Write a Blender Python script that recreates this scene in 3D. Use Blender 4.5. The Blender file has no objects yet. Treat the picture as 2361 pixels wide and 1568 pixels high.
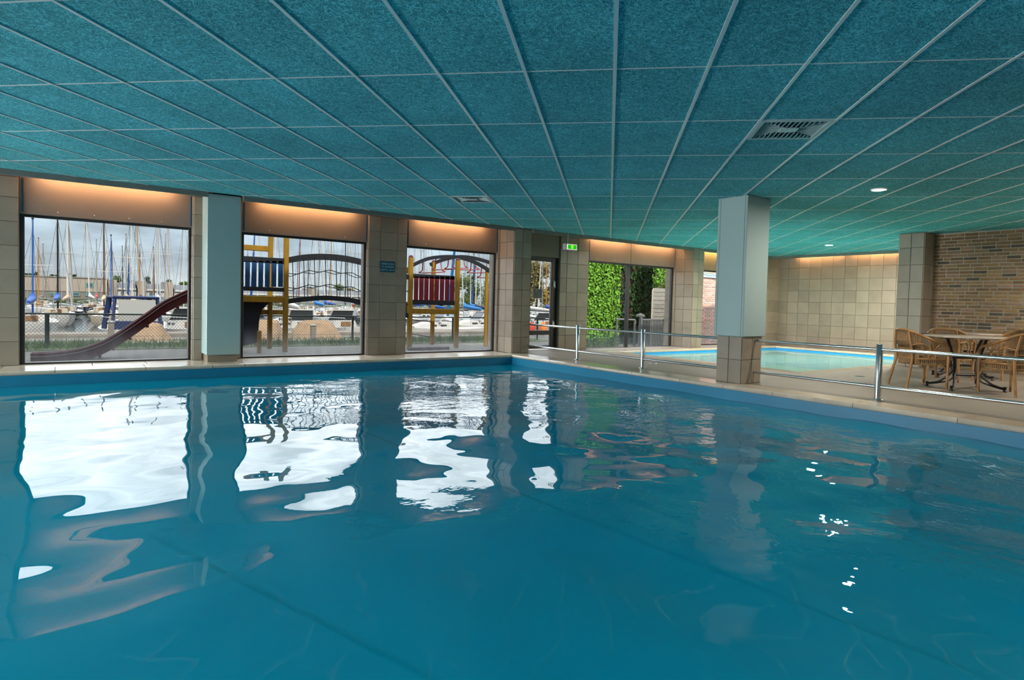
import bpy, math, random
import numpy as np
from mathutils import Vector, Matrix

random.seed(7)
rng = np.random.default_rng(7)
sc = bpy.context.scene
COL = sc.collection
PI = math.pi

# ------------------------------------------------------------------ camera
IW, IH = 2361, 1568
YAW, PITCH, ROLL = math.radians(35.981), math.radians(-2.015), math.radians(1.481)
FPX, SHX, SHY, EYE, ZC = 1429.4, 19.6, -33.6, 1.0342, 2.5961
fwd = Vector((math.sin(YAW)*math.cos(PITCH), math.cos(YAW)*math.cos(PITCH), math.sin(PITCH)))
rgt0 = Vector((math.cos(YAW), -math.sin(YAW), 0)); up0 = rgt0.cross(fwd)
rgt = math.cos(ROLL)*rgt0 + math.sin(ROLL)*up0
upv = -math.sin(ROLL)*rgt0 + math.cos(ROLL)*up0
cam_d = bpy.data.cameras.new('camera'); cam = bpy.data.objects.new('camera', cam_d); COL.objects.link(cam)
cam_d.sensor_fit = 'HORIZONTAL'; cam_d.sensor_width = 36.0
cam_d.lens = FPX/IW*36.0
cam_d.shift_x = -SHX/IW; cam_d.shift_y = SHY/IW
cam_d.clip_start = 0.05; cam_d.clip_end = 600
cam.matrix_world = Matrix((
    (rgt.x, upv.x, -fwd.x, 0), (rgt.y, upv.y, -fwd.y, 0), (rgt.z, upv.z, -fwd.z, EYE), (0, 0, 0, 1)))
sc.camera = cam

# ------------------------------------------------------------------ view + render quality
sc.view_settings.view_transform = 'Standard'
sc.view_settings.look = 'None'
sc.view_settings.gamma = 1.0
sc.view_settings.use_curve_mapping = False
sc.view_settings.exposure = 0.0
cy = sc.cycles
cy.max_bounces = 7; cy.diffuse_bounces = 4; cy.glossy_bounces = 3; cy.transmission_bounces = 4
cy.transparent_max_bounces = 12
cy.caustics_reflective = False; cy.caustics_refractive = False
cy.sample_clamp_indirect = 5.0
cy.use_denoising = True
cy.use_adaptive_sampling = True; cy.adaptive_threshold = 0.03

# ------------------------------------------------------------------ world: bright broken cloud
world = bpy.data.worlds.new('sky'); sc.world = world; world.use_nodes = True
wn = world.node_tree; wn.nodes.clear()
def W(t, **k):
    n = wn.nodes.new(t)
    for a, v in k.items(): setattr(n, a, v)
    return n
wl = wn.links.new
tc = W('ShaderNodeTexCoord'); sep = W('ShaderNodeSeparateXYZ'); wl(tc.outputs['Generated'], sep.inputs[0])
el = W('ShaderNodeMapRange'); wl(sep.outputs['Z'], el.inputs[0])
el.inputs[1].default_value = 0.0; el.inputs[2].default_value = 0.5
ramp = W('ShaderNodeValToRGB'); wl(el.outputs[0], ramp.inputs[0])
cr = ramp.color_ramp; cr.interpolation = 'EASE'
cr.elements[0].position = 0.0; cr.elements[0].color = (0.66, 0.72, 0.75, 1)
cr.elements[1].position = 1.0; cr.elements[1].color = (4.6, 4.9, 5.2, 1)
e = cr.elements.new(0.17); e.color = (0.58, 0.70, 0.80, 1)
e = cr.elements.new(0.34); e.color = (3.6, 3.7, 3.8, 1)
e = cr.elements.new(0.50); e.color = (4.8, 4.9, 5.0, 1)
cb = W('ShaderNodeMapping'); wl(tc.outputs['Generated'], cb.inputs[0]); cb.inputs['Scale'].default_value = (1, 1, 2.6)
nz = W('ShaderNodeTexNoise'); wl(cb.outputs[0], nz.inputs['Vector'])
nz.inputs['Scale'].default_value = 7.0; nz.inputs['Detail'].default_value = 7; nz.inputs['Roughness'].default_value = 0.55
cm = W('ShaderNodeMapRange'); wl(nz.outputs[0], cm.inputs[0])
cm.inputs[1].default_value = 0.36; cm.inputs[2].default_value = 0.66; cm.inputs[3].default_value = 0.72; cm.inputs[4].default_value = 1.35
cl = W('ShaderNodeMix', data_type='RGBA', blend_type='MULTIPLY'); cl.inputs[0].default_value = 1.0
wl(ramp.outputs[0], cl.inputs[6]); wl(cm.outputs[0], cl.inputs[7])
bg = W('ShaderNodeBackground'); wl(cl.outputs[2], bg.inputs[0]); bg.inputs[1].default_value = 1.0
wo = W('ShaderNodeOutputWorld'); wl(bg.outputs[0], wo.inputs[0])

sun_d = bpy.data.lights.new('sun', 'SUN'); sun = bpy.data.objects.new('sun', sun_d); COL.objects.link(sun)
sun_d.energy = 12.0; sun_d.angle = math.radians(1.5); sun_d.color = (1.0, 0.93, 0.82)
sun.rotation_euler = Vector((0.16, 0.80, -0.78)).to_track_quat('-Z', 'Y').to_euler()
sun.location = (0, -10, 20)

LAMP_W = 950.0          # radiance of the ceiling downlights
FILL_W = 1500.0         # radiance of the added fill tubes on the left end wall
COVE_W = 60.0          # radiance of the tubes behind the cornice

# ================================================================== helpers
def P(px, py, Y):
    """pixel of the photograph -> point on the plane Y = const"""
    d = fwd + rgt*((px-IW/2-SHX)/FPX) - upv*((py-IH/2-SHY)/FPX)
    return Vector((0, 0, EYE)) + d*(Y/d.y)
def PX(px, py, X):
    d = fwd + rgt*((px-IW/2-SHX)/FPX) - upv*((py-IH/2-SHY)/FPX)
    return Vector((0, 0, EYE)) + d*(X/d.x)
def PZ(px, py, z):
    d = fwd + rgt*((px-IW/2-SHX)/FPX) - upv*((py-IH/2-SHY)/FPX)
    return Vector((0, 0, EYE)) + d*((z-EYE)/d.z)

MATS = {}
def mat(name, col=(.5,.5,.5), rough=.6, metal=0, spec=.5, var=0, vscale=8, bump=0, bscale=40, objvar=0, emit=None, estr=0, coat=0, stretch=None, vcol=None, detail=4):
    if name in MATS: return MATS[name]
    m = bpy.data.materials.new(name); m.use_nodes = True
    nt = m.node_tree; b = nt.nodes['Principled BSDF']
    b.inputs['Base Color'].default_value = (*col, 1); b.inputs['Roughness'].default_value = rough
    b.inputs['Metallic'].default_value = metal; b.inputs['Specular IOR Level'].default_value = spec
    if coat: b.inputs['Coat Weight'].default_value = coat; b.inputs['Coat Roughness'].default_value = .08
    if emit: b.inputs['Emission Color'].default_value = (*emit, 1); b.inputs['Emission Strength'].default_value = estr
    N = nt.nodes.new; L = nt.links.new
    if var or bump or objvar:
        t = N('ShaderNodeTexCoord'); mp = N('ShaderNodeMapping'); L(t.outputs['Object'], mp.inputs[0])
        if stretch: mp.inputs['Scale'].default_value = stretch
        oi = N('ShaderNodeObjectInfo')
        add = N('ShaderNodeVectorMath'); add.operation = 'ADD'; L(mp.outputs[0], add.inputs[0])
        mu = N('ShaderNodeMath'); mu.operation = 'MULTIPLY'; L(oi.outputs['Random'], mu.inputs[0]); mu.inputs[1].default_value = 37.0
        L(mu.outputs[0], add.inputs[1])
    if var or objvar:
        n = N('ShaderNodeTexNoise'); L(add.outputs[0], n.inputs['Vector']); n.inputs['Scale'].default_value = vscale
        n.inputs['Detail'].default_value = detail
        mr = N('ShaderNodeMapRange'); L(n.outputs[0], mr.inputs[0]); mr.inputs[1].default_value = .3; mr.inputs[2].default_value = .7
        mr.inputs[3].default_value = 1-var; mr.inputs[4].default_value = 1+var*.6
        o2 = N('ShaderNodeMapRange'); L(oi.outputs['Random'], o2.inputs[0]); o2.inputs[3].default_value = 1-objvar; o2.inputs[4].default_value = 1+objvar*.6
        mm = N('ShaderNodeMath'); mm.operation = 'MULTIPLY'; L(mr.outputs[0], mm.inputs[0]); L(o2.outputs[0], mm.inputs[1])
        mx = N('ShaderNodeMix'); mx.data_type = 'RGBA'; mx.blend_type = 'MULTIPLY'; mx.inputs[0].default_value = 1
        if vcol:
            m0 = N('ShaderNodeMix'); m0.data_type = 'RGBA'; m0.inputs[6].default_value = (*col, 1); m0.inputs[7].default_value = (*vcol, 1)
            L(n.outputs[0], m0.inputs[0]); L(m0.outputs[2], mx.inputs[6])
        else: mx.inputs[6].default_value = (*col, 1)
        L(mm.outputs[0], mx.inputs[7]); L(mx.outputs[2], b.inputs['Base Color'])
    if bump:
        n2 = N('ShaderNodeTexNoise'); L(add.outputs[0], n2.inputs['Vector']); n2.inputs['Scale'].default_value = bscale; n2.inputs['Detail'].default_value = 3
        bp = N('ShaderNodeBump'); bp.inputs['Strength'].default_value = bump; bp.inputs['Distance'].default_value = .01
        L(n2.outputs[0], bp.inputs['Height']); L(bp.outputs[0], b.inputs['Normal'])
    MATS[name] = m; return m

def link(o, parent=None):
    COL.objects.link(o)
    if parent: o.parent = parent
    return o
def wloc(o):
    v = Vector((0,0,0))
    while o: v = v + o.location; o = o.parent
    return v
def tag(o, label=None, cat=None, group=None, kind=None):
    if label: o['label'] = label
    if cat: o['category'] = cat
    if group: o['group'] = group
    if kind: o['kind'] = kind
    return o
def empty(name, loc=(0,0,0), rz=0, label=None, cat=None, group=None, kind=None):
    o = bpy.data.objects.new(name, None); COL.objects.link(o)
    o.empty_display_size = .1
    o.location = loc; o.rotation_euler = (0, 0, rz)
    return tag(o, label, cat, group, kind)
def copy_tree(o, parent=None):
    c = o.copy(); COL.objects.link(c); c.parent = parent
    for ch in list(o.children): copy_tree(ch, c)
    return c

class MB:
    """collects shapes, builds ONE mesh object"""
    def __init__(s): s.v = []; s.f = []; s.sm = []
    def add(s, vs, fs, smooth=False):
        n = len(s.v); s.v += [tuple(v) for v in vs]; s.f += [tuple(i+n for i in f) for f in fs]; s.sm += [smooth]*len(fs); return s
    def box(s, x0, x1, y0, y1, z0, z1):
        return s.add([(x0,y0,z0),(x1,y0,z0),(x1,y1,z0),(x0,y1,z0),(x0,y0,z1),(x1,y0,z1),(x1,y1,z1),(x0,y1,z1)],
                     [(0,3,2,1),(4,5,6,7),(0,1,5,4),(1,2,6,5),(2,3,7,6),(3,0,4,7)])
    def bbox(s, x0, x1, y0, y1, z0, z1, b=.01):
        """box with chamfered edges all round"""
        c = [(x0+x1)/2, (y0+y1)/2, (z0+z1)/2]; h = [(x1-x0)/2, (y1-y0)/2, (z1-z0)/2]; b = min(b, min(h)*.9)
        vs = []; idx = {}
        for sx in (-1,1):
            for sy in (-1,1):
                for sz in (-1,1):
                    for a in range(3):
                        p = [c[0]+sx*(h[0]-(0 if a==0 else b)), c[1]+sy*(h[1]-(0 if a==1 else b)), c[2]+sz*(h[2]-(0 if a==2 else b))]
                        idx[(sx,sy,sz,a)] = len(vs); vs.append(p)
        fs = []
        for a in range(3):
            o1, o2 = (a+1)%3, (a+2)%3
            for sg in (-1,1):
                q = []
                for s1, s2 in ((-1,-1),(1,-1),(1,1),(-1,1)):
                    k = [0,0,0]; k[a]=sg; k[o1]=s1; k[o2]=s2; q.append(idx[(*k, a)])
                fs.append(q if sg>0 else q[::-1])
        for a in range(3):
            o1, o2 = (a+1)%3, (a+2)%3
            for s1 in (-1,1):
                for s2 in (-1,1):
                    k0=[0,0,0]; k0[a]=-1; k0[o1]=s1; k0[o2]=s2; k1=list(k0); k1[a]=1
                    q = [idx[(*k0,o1)], idx[(*k1,o1)], idx[(*k1,o2)], idx[(*k0,o2)]]
                    fs.append(q if s1*s2<0 else q[::-1])
        for sx in (-1,1):
            for sy in (-1,1):
                for sz in (-1,1):
                    q = [idx[(sx,sy,sz,0)], idx[(sx,sy,sz,1)], idx[(sx,sy,sz,2)]]
                    fs.append(q if sx*sy*sz>0 else q[::-1])
        return s.add(vs, fs)
    def beam(s, a, b, w, h, up=(0,0,1)):
        """rectangular bar from a to b; w across, h along up"""
        a = Vector(a); b = Vector(b); d = (b-a).normalized(); u = Vector(up)
        r = d.cross(u)
        if r.length < 1e-6: r = d.cross(Vector((1,0,0)))
        r.normalize(); u = r.cross(d).normalized()
        vs = []
        for p in (a, b):
            for i, j in ((-1,-1),(1,-1),(1,1),(-1,1)): vs.append(p + r*(i*w/2) + u*(j*h/2))
        return s.add(vs, [(0,1,2,3)[::-1],(4,5,6,7),(0,1,5,4),(1,2,6,5),(2,3,7,6),(3,0,4,7)])
    def tube(s, pts, r, n=8, cap=True, smooth=True):
        pts = [Vector(p) for p in pts]; m = len(pts)
        rs = r if isinstance(r, (list, tuple)) else [r]*m
        prev = None; vs = []
        for i, p in enumerate(pts):
            t = (pts[min(i+1,m-1)] - pts[max(i-1,0)]).normalized()
            if prev is None:
                u = t.orthogonal().normalized()
            else:
                u = (prev - t*prev.dot(t))
                u = u.normalized() if u.length > 1e-6 else t.orthogonal().normalized()
            prev = u; w = t.cross(u)
            for k in range(n):
                a = 2*PI*k/n; vs.append(p + (u*math.cos(a) + w*math.sin(a))*rs[i])
        fs = [(i*n+k, i*n+(k+1)%n, (i+1)*n+(k+1)%n, (i+1)*n+k) for i in range(m-1) for k in range(n)]
        s.add(vs, fs, smooth)
        if cap:
            s.add(vs[:n], [tuple(range(n))[::-1]]); s.add(vs[-n:], [tuple(range(n))])
        return s
    def lathe(s, prof, c=(0,0,0), n=16, smooth=True, axis='z'):
        vs = []
        for r, z in prof:
            for k in range(n):
                a = 2*PI*k/n; x, y = r*math.cos(a), r*math.sin(a)
                vs.append((c[0]+x, c[1]+y, c[2]+z) if axis=='z' else (c[0]+x, c[1]+z, c[2]+y) if axis=='y' else (c[0]+z, c[1]+x, c[2]+y))
        m = len(prof)
        s.add(vs, [(i*n+k, i*n+(k+1)%n, (i+1)*n+(k+1)%n, (i+1)*n+k) for i in range(m-1) for k in range(n)], smooth)
        if prof[0][0] > 1e-5: s.add(vs[:n], [tuple(range(n))[::-1]])
        if prof[-1][0] > 1e-5: s.add(vs[-n:], [tuple(range(n))])
        return s
    def prism(s, poly, off):
        """planar polygon (3d points) extruded by vector off"""
        n = len(poly); poly = [Vector(p) for p in poly]; off = Vector(off)
        return s.add(poly + [p+off for p in poly], [tuple(range(n))[::-1], tuple(range(n, 2*n))] + [(i, (i+1)%n, n+(i+1)%n, n+i) for i in range(n)])
    def ball(s, c, r, n=8, m=6, sq=(1,1,1)):
        vs = [(c[0]+r*sq[0]*math.sin(PI*i/m)*math.cos(2*PI*k/n), c[1]+r*sq[1]*math.sin(PI*i/m)*math.sin(2*PI*k/n), c[2]+r*sq[2]*math.cos(PI*i/m)) for i in range(m+1) for k in range(n)]
        return s.add(vs, [(i*n+k, (i+1)*n+k, (i+1)*n+(k+1)%n, i*n+(k+1)%n) for i in range(m) for k in range(n)], True)
    def mesh(s, name, origin=(0,0,0)):
        o = Vector(origin)
        me = bpy.data.meshes.new(name)
        me.from_pydata([tuple(Vector(v)-o) for v in s.v], [], s.f)
        if any(s.sm): me.polygons.foreach_set('use_smooth', s.sm)
        me.validate(); me.update()
        return me
    def build(s, name, m, parent=None, local=False, loc=None):
        """world coordinates unless local; loc puts the object's own origin there"""
        base = wloc(parent) if parent and not local else Vector((0,0,0))
        if loc is None and not parent:
            a = np.array(s.v); loc = (a[:,0].mean(), a[:,1].mean(), a[:,2].min())
        o_w = Vector(loc) if loc is not None else base
        me = s.mesh(name, o_w if not local else (Vector(loc) if loc is not None else (0,0,0)))
        me.materials.append(m)
        o = bpy.data.objects.new(name, me); link(o, parent)
        o.location = (o_w - base) if not local else (Vector(loc) if loc is not None else (0,0,0))
        return o

def inst(name, me, parent, loc, rot=None):
    o = bpy.data.objects.new(name, me); link(o, parent); o.location = loc
    if rot: o.rotation_euler = rot
    return o

# ================================================================== materials
M_TILE = mat('glazed_wall_tile', (.315,.27,.215), .32, spec=.5, var=.16, vscale=3.5, objvar=.14, bump=.06, bscale=14, vcol=(.255,.22,.175))
M_GROUT = mat('tile_grout', (.20,.17,.13), .9, var=.2)
M_PANEL = mat('spandrel_board', (.22,.185,.16), .55, var=.05, vscale=2)
M_CORN = mat('cornice_paint', (.16,.17,.16), .6, var=.1)
M_FRAME = mat('dark_window_frame', (.02,.02,.024), .4)
M_STONE = mat('polished_coping_stone', (.60,.52,.42), .16, spec=.6, var=.14, vscale=6, objvar=.08, bump=.03, bscale=9)
M_DECK = mat('deck_screed', (.215,.185,.155), .62, var=.13, vscale=1.3, bump=.10, bscale=220, detail=9)
M_CLAD = mat('pool_tinted_cladding', (.33,.47,.47), .38, var=.03, vscale=2)  # turquoise of light off the water is put into this colour
M_STEEL = mat('brushed_steel', (.62,.66,.68), .22, 1.0, var=.06, vscale=30)
M_WHITE = mat('white_plastic', (.75,.75,.73), .4)
M_TBAR = mat('ceiling_tee', (.74,.80,.80), .3)
M_PLASTER = mat('plain_plaster', (.48,.45,.40), .8, var=.06)
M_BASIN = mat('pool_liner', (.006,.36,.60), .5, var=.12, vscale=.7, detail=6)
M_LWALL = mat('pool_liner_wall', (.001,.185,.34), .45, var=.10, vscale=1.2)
M_BASIN2 = mat('small_pool_liner', (.01,.34,.80), .5, var=.05)
M_BASIN3 = mat('small_pool_floor', (.50,.85,.78), .5, var=.06)

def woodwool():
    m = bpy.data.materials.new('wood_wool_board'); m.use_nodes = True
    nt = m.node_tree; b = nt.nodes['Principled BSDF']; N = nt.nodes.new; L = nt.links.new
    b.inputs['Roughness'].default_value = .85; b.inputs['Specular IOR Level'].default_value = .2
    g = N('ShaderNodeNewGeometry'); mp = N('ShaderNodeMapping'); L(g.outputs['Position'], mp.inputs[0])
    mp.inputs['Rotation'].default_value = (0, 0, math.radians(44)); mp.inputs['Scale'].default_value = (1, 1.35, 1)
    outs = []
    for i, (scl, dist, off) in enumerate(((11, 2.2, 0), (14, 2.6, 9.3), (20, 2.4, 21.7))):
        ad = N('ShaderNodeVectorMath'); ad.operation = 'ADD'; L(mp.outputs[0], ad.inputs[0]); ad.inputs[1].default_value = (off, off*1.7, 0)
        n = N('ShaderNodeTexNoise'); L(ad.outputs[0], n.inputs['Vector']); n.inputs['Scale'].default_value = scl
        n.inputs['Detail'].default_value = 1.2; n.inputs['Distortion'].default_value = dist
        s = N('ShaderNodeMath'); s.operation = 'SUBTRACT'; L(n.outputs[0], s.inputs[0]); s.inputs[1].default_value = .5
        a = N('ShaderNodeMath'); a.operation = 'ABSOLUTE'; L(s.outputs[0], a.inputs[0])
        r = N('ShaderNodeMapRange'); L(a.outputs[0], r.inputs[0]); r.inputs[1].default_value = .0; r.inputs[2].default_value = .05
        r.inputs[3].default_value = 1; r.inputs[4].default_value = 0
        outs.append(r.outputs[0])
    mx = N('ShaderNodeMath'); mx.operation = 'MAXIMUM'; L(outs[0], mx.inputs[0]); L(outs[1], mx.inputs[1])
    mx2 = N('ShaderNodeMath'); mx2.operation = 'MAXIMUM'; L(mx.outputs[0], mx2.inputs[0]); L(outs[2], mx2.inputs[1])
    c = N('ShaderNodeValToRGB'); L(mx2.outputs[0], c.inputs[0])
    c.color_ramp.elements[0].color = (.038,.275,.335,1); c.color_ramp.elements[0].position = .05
    c.color_ramp.elements[1].color = (.20,.80,.87,1); c.color_ramp.elements[1].position = 1  # teal of light thrown up by the pool is put into the boards
    # broad patches of tone and a few brown strands
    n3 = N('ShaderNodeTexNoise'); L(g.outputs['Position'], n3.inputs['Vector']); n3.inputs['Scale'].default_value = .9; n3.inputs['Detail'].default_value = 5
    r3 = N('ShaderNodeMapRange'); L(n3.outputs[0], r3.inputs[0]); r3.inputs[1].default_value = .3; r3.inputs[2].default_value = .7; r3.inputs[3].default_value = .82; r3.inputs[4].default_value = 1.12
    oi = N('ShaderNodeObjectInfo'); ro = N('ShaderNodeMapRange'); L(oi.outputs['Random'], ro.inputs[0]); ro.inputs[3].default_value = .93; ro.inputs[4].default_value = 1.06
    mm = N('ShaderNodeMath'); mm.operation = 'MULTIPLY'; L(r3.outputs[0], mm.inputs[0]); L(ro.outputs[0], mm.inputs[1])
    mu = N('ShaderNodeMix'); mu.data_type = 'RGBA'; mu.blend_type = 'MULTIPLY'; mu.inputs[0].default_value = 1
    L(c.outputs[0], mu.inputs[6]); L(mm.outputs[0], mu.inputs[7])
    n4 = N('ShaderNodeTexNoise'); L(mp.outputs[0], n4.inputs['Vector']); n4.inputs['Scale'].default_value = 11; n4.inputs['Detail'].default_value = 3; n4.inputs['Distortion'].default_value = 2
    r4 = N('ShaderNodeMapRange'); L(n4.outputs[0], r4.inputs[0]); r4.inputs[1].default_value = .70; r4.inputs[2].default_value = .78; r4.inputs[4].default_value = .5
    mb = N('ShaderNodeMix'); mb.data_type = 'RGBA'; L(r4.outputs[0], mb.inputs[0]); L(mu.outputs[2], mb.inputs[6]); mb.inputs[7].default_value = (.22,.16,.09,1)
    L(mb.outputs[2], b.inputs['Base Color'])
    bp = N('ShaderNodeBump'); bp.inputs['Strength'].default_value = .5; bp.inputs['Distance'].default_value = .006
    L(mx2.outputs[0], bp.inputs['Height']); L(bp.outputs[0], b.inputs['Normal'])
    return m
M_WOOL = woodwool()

def water_mat(name, tint, ior=1.33, gain=1.25, rip=0.0, milk=(.2,.4,.5), amount=0.0):
    m = bpy.data.materials.new(name); m.use_nodes = True
    nt = m.node_tree; nt.nodes.clear(); N = nt.nodes.new; L = nt.links.new
    fr = N('ShaderNodeFresnel'); fr.inputs[0].default_value = ior
    ml = N('ShaderNodeMath'); ml.operation = 'MULTIPLY'; ml.use_clamp = True; gg = N('ShaderNodeNewGeometry'); iv = N('ShaderNodeMath'); iv.operation = 'SUBTRACT'; iv.inputs[0].default_value = 1.0; L(gg.outputs['Backfacing'], iv.inputs[1])
    fm = N('ShaderNodeMath'); fm.operation = 'MULTIPLY'; L(fr.outputs[0], fm.inputs[0]); L(iv.outputs[0], fm.inputs[1])
    L(fm.outputs[0], ml.inputs[0]); ml.inputs[1].default_value = gain
    gl = N('ShaderNodeBsdfGlossy'); gl.inputs['Roughness'].default_value = 0.0
    tr = N('ShaderNodeBsdfTransparent'); tr.inputs[0].default_value = (*tint, 1)
    df = N('ShaderNodeBsdfDiffuse'); df.inputs[0].default_value = (*milk, 1)      # light scattered back by the water body
    bd = N('ShaderNodeMixShader'); bd.inputs[0].default_value = amount; L(tr.outputs[0], bd.inputs[1]); L(df.outputs[0], bd.inputs[2])
    mx = N('ShaderNodeMixShader'); L(ml.outputs[0], mx.inputs[0]); L(bd.outputs[0], mx.inputs[1]); L(gl.outputs[0], mx.inputs[2])
    if rip:
        g = N('ShaderNodeNewGeometry')
        n = N('ShaderNodeTexNoise'); L(g.outputs['Position'], n.inputs['Vector']); n.inputs['Scale'].default_value = 9; n.inputs['Detail'].default_value = 2
        n2 = N('ShaderNodeTexNoise'); L(g.outputs['Position'], n2.inputs['Vector']); n2.inputs['Scale'].default_value = .35; n2.inputs['Detail'].default_value = 2
        r2 = N('ShaderNodeMapRange'); L(n2.outputs[0], r2.inputs[0]); r2.inputs[1].default_value = .42; r2.inputs[2].default_value = .62
        sx = N('ShaderNodeSeparateXYZ'); L(g.outputs['Position'], sx.inputs[0])
        rx = N('ShaderNodeMapRange'); L(sx.outputs[0], rx.inputs[0]); rx.inputs[1].default_value = .8; rx.inputs[2].default_value = 4.0
        q = N('ShaderNodeMath'); q.operation = 'MULTIPLY'; L(r2.outputs[0], q.inputs[0]); L(rx.outputs[0], q.inputs[1])
        q2 = N('ShaderNodeMath'); q2.operation = 'MULTIPLY'; L(q.outputs[0], q2.inputs[0]); L(n.outputs[0], q2.inputs[1])
        bp = N('ShaderNodeBump'); bp.inputs['Strength'].default_value = 1.0; bp.inputs['Distance'].default_value = rip
        L(q2.outputs[0], bp.inputs['Height']); L(bp.outputs[0], gl.inputs['Normal']); L(bp.outputs[0], fr.inputs['Normal'])
    o = N('ShaderNodeOutputMaterial'); L(mx.outputs[0], o.inputs[0])
    return m
M_WATER = water_mat('pool_water', (.55,.92,.97), 1.33, 1.0, .009, (.0,.35,.54), .55)
M_WATER2 = water_mat('small_pool_water', (.80,.97,.97), 1.33, 1.0, .0006, (.40,.90,.80), .5)

def glass_mat(name, refl=.06, haze=.5, hz=(0.0, 0.75)):
    m = bpy.data.materials.new(name); m.use_nodes = True
    nt = m.node_tree; nt.nodes.clear(); N = nt.nodes.new; L = nt.links.new
    tr = N('ShaderNodeBsdfTransparent'); tr.inputs[0].default_value = (.93,.95,.95,1)
    gl = N('ShaderNodeBsdfGlossy'); gl.inputs['Roughness'].default_value = .02
    fr = N('ShaderNodeFresnel'); fr.inputs[0].default_value = 1.3
    gg = N('ShaderNodeNewGeometry'); iv = N('ShaderNodeMath'); iv.operation = 'SUBTRACT'; iv.inputs[0].default_value = 1.0; L(gg.outputs['Backfacing'], iv.inputs[1])
    fm = N('ShaderNodeMath'); fm.operation = 'MULTIPLY'; L(fr.outputs[0], fm.inputs[0]); L(iv.outputs[0], fm.inputs[1])   # straight-through pane: reflect once, on the outer faces
    mx = N('ShaderNodeMixShader'); L(fm.outputs[0], mx.inputs[0]); L(tr.outputs[0], mx.inputs[1]); L(gl.outputs[0], mx.inputs[2])
    df = N('ShaderNodeBsdfTranslucent'); df.inputs[0].default_value = (.62,.66,.68,1)
    g = N('ShaderNodeNewGeometry'); sp = N('ShaderNodeSeparateXYZ'); L(g.outputs['Position'], sp.inputs[0])
    mr = N('ShaderNodeMapRange'); L(sp.outputs['Z'], mr.inputs[0]); mr.inputs[1].default_value = hz[0]; mr.inputs[2].default_value = hz[1]; mr.inputs[3].default_value = 1; mr.inputs[4].default_value = 0
    mr.interpolation_type = 'SMOOTHSTEP'
    n = N('ShaderNodeTexNoise'); mp = N('ShaderNodeMapping'); L(g.outputs['Position'], mp.inputs[0]); mp.inputs['Scale'].default_value = (9, 9, 2.2)
    L(mp.outputs[0], n.inputs['Vector']); n.inputs['Scale'].default_value = 1; n.inputs['Detail'].default_value = 5
    q = N('ShaderNodeMath'); q.operation = 'MULTIPLY'; L(mr.outputs[0], q.inputs[0]); L(n.outputs[0], q.inputs[1])
    q2 = N('ShaderNodeMath'); q2.operation = 'MULTIPLY'; q2.use_clamp = True; L(q.outputs[0], q2.inputs[0]); q2.inputs[1].default_value = haze
    m2 = N('ShaderNodeMixShader'); L(q2.outputs[0], m2.inputs[0]); L(mx.outputs[0], m2.inputs[1]); L(df.outputs[0], m2.inputs[2])
    o = N('ShaderNodeOutputMaterial'); L(m2.outputs[0], o.inputs[0])
    return m
M_GLASS = glass_mat('dusty_window_glass', haze=.09, hz=(0.0,.6))

# ================================================================== room shell
YW = 11.0          # inner face of the window wall
YCOR = 10.42       # front of the cornice
XB, XL, YR = 17.2, -9.3, -6.5
XBR = 13.65        # brick wall face
PX0, PX1, PY0, PY1 = -3.2, 7.2, -2.2, 10.17     # main pool water outline
SX0, SX1, SY0, SY1 = 10.1, 16.45, 5.75, 10.12   # small pool outline
ZW1, ZW2 = -.19, -.09

# --- deck (slabs around both pools)
fl = MB()
Z0, Z1 = -.30, 0.0
cw = .42
fl.box(PX1+cw, SX0-.32, PY0-.4, YW+.3, Z0, Z1)
fl.box(SX0-.32, XB+.3, PY0-.4, SY0-.32, Z0, Z1)
fl.box(SX0-.32, XB+.3, SY1+.32, YW+.3, Z0, Z1)
fl.box(SX1+.32, XB+.3, SY0-.32, SY1+.32, Z0, Z1)
fl.box(XL-.3, XB+.3, YR-.3, PY0-.4, Z0, Z1)
fl.box(XL-.3, PX0-.4, PY0-.4, YW+.3, Z0, Z1)
fl.box(PX0-.4, PX1+cw, PY1+.95, YW+.3, Z0, Z1)
floor = fl.build('floor', M_DECK, loc=(9, 4, 0)); tag(floor, 'smooth brown grey screed deck around the pools', kind='structure')

# --- pool basins
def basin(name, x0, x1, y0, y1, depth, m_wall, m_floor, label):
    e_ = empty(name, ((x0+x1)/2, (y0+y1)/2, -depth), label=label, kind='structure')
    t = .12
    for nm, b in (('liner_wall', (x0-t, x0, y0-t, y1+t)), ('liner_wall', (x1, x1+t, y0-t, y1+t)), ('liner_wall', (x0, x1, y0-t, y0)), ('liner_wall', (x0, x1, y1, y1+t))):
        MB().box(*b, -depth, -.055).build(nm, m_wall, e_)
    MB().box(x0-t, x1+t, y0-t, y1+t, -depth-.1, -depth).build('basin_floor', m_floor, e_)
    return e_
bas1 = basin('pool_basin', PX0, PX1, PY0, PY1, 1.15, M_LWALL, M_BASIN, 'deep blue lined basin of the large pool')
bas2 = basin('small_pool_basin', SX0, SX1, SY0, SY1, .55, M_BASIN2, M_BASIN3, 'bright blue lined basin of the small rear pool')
# welded liner seams and the dark inlet on the pool wall
for a, b in (((.6, 6.4), (2.4, 1.0)), ((3.9, 9.9), (4.6, -.5))):
    MB().beam((*a, -1.148), (*b, -1.148), .035, .006).build('liner_seam', mat('liner_seam_blue', (.003,.13,.25), .5), bas1)
c = PX(2140, 1019, PX1-.004)
MB().lathe([(.0,0),(.085,0),(.10,.012),(.10,.02)], (PX1-.02, c.y, -.50), 18, axis='x').build('inlet', mat('inlet_dark', (.01,.03,.05), .6), bas1)

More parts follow.
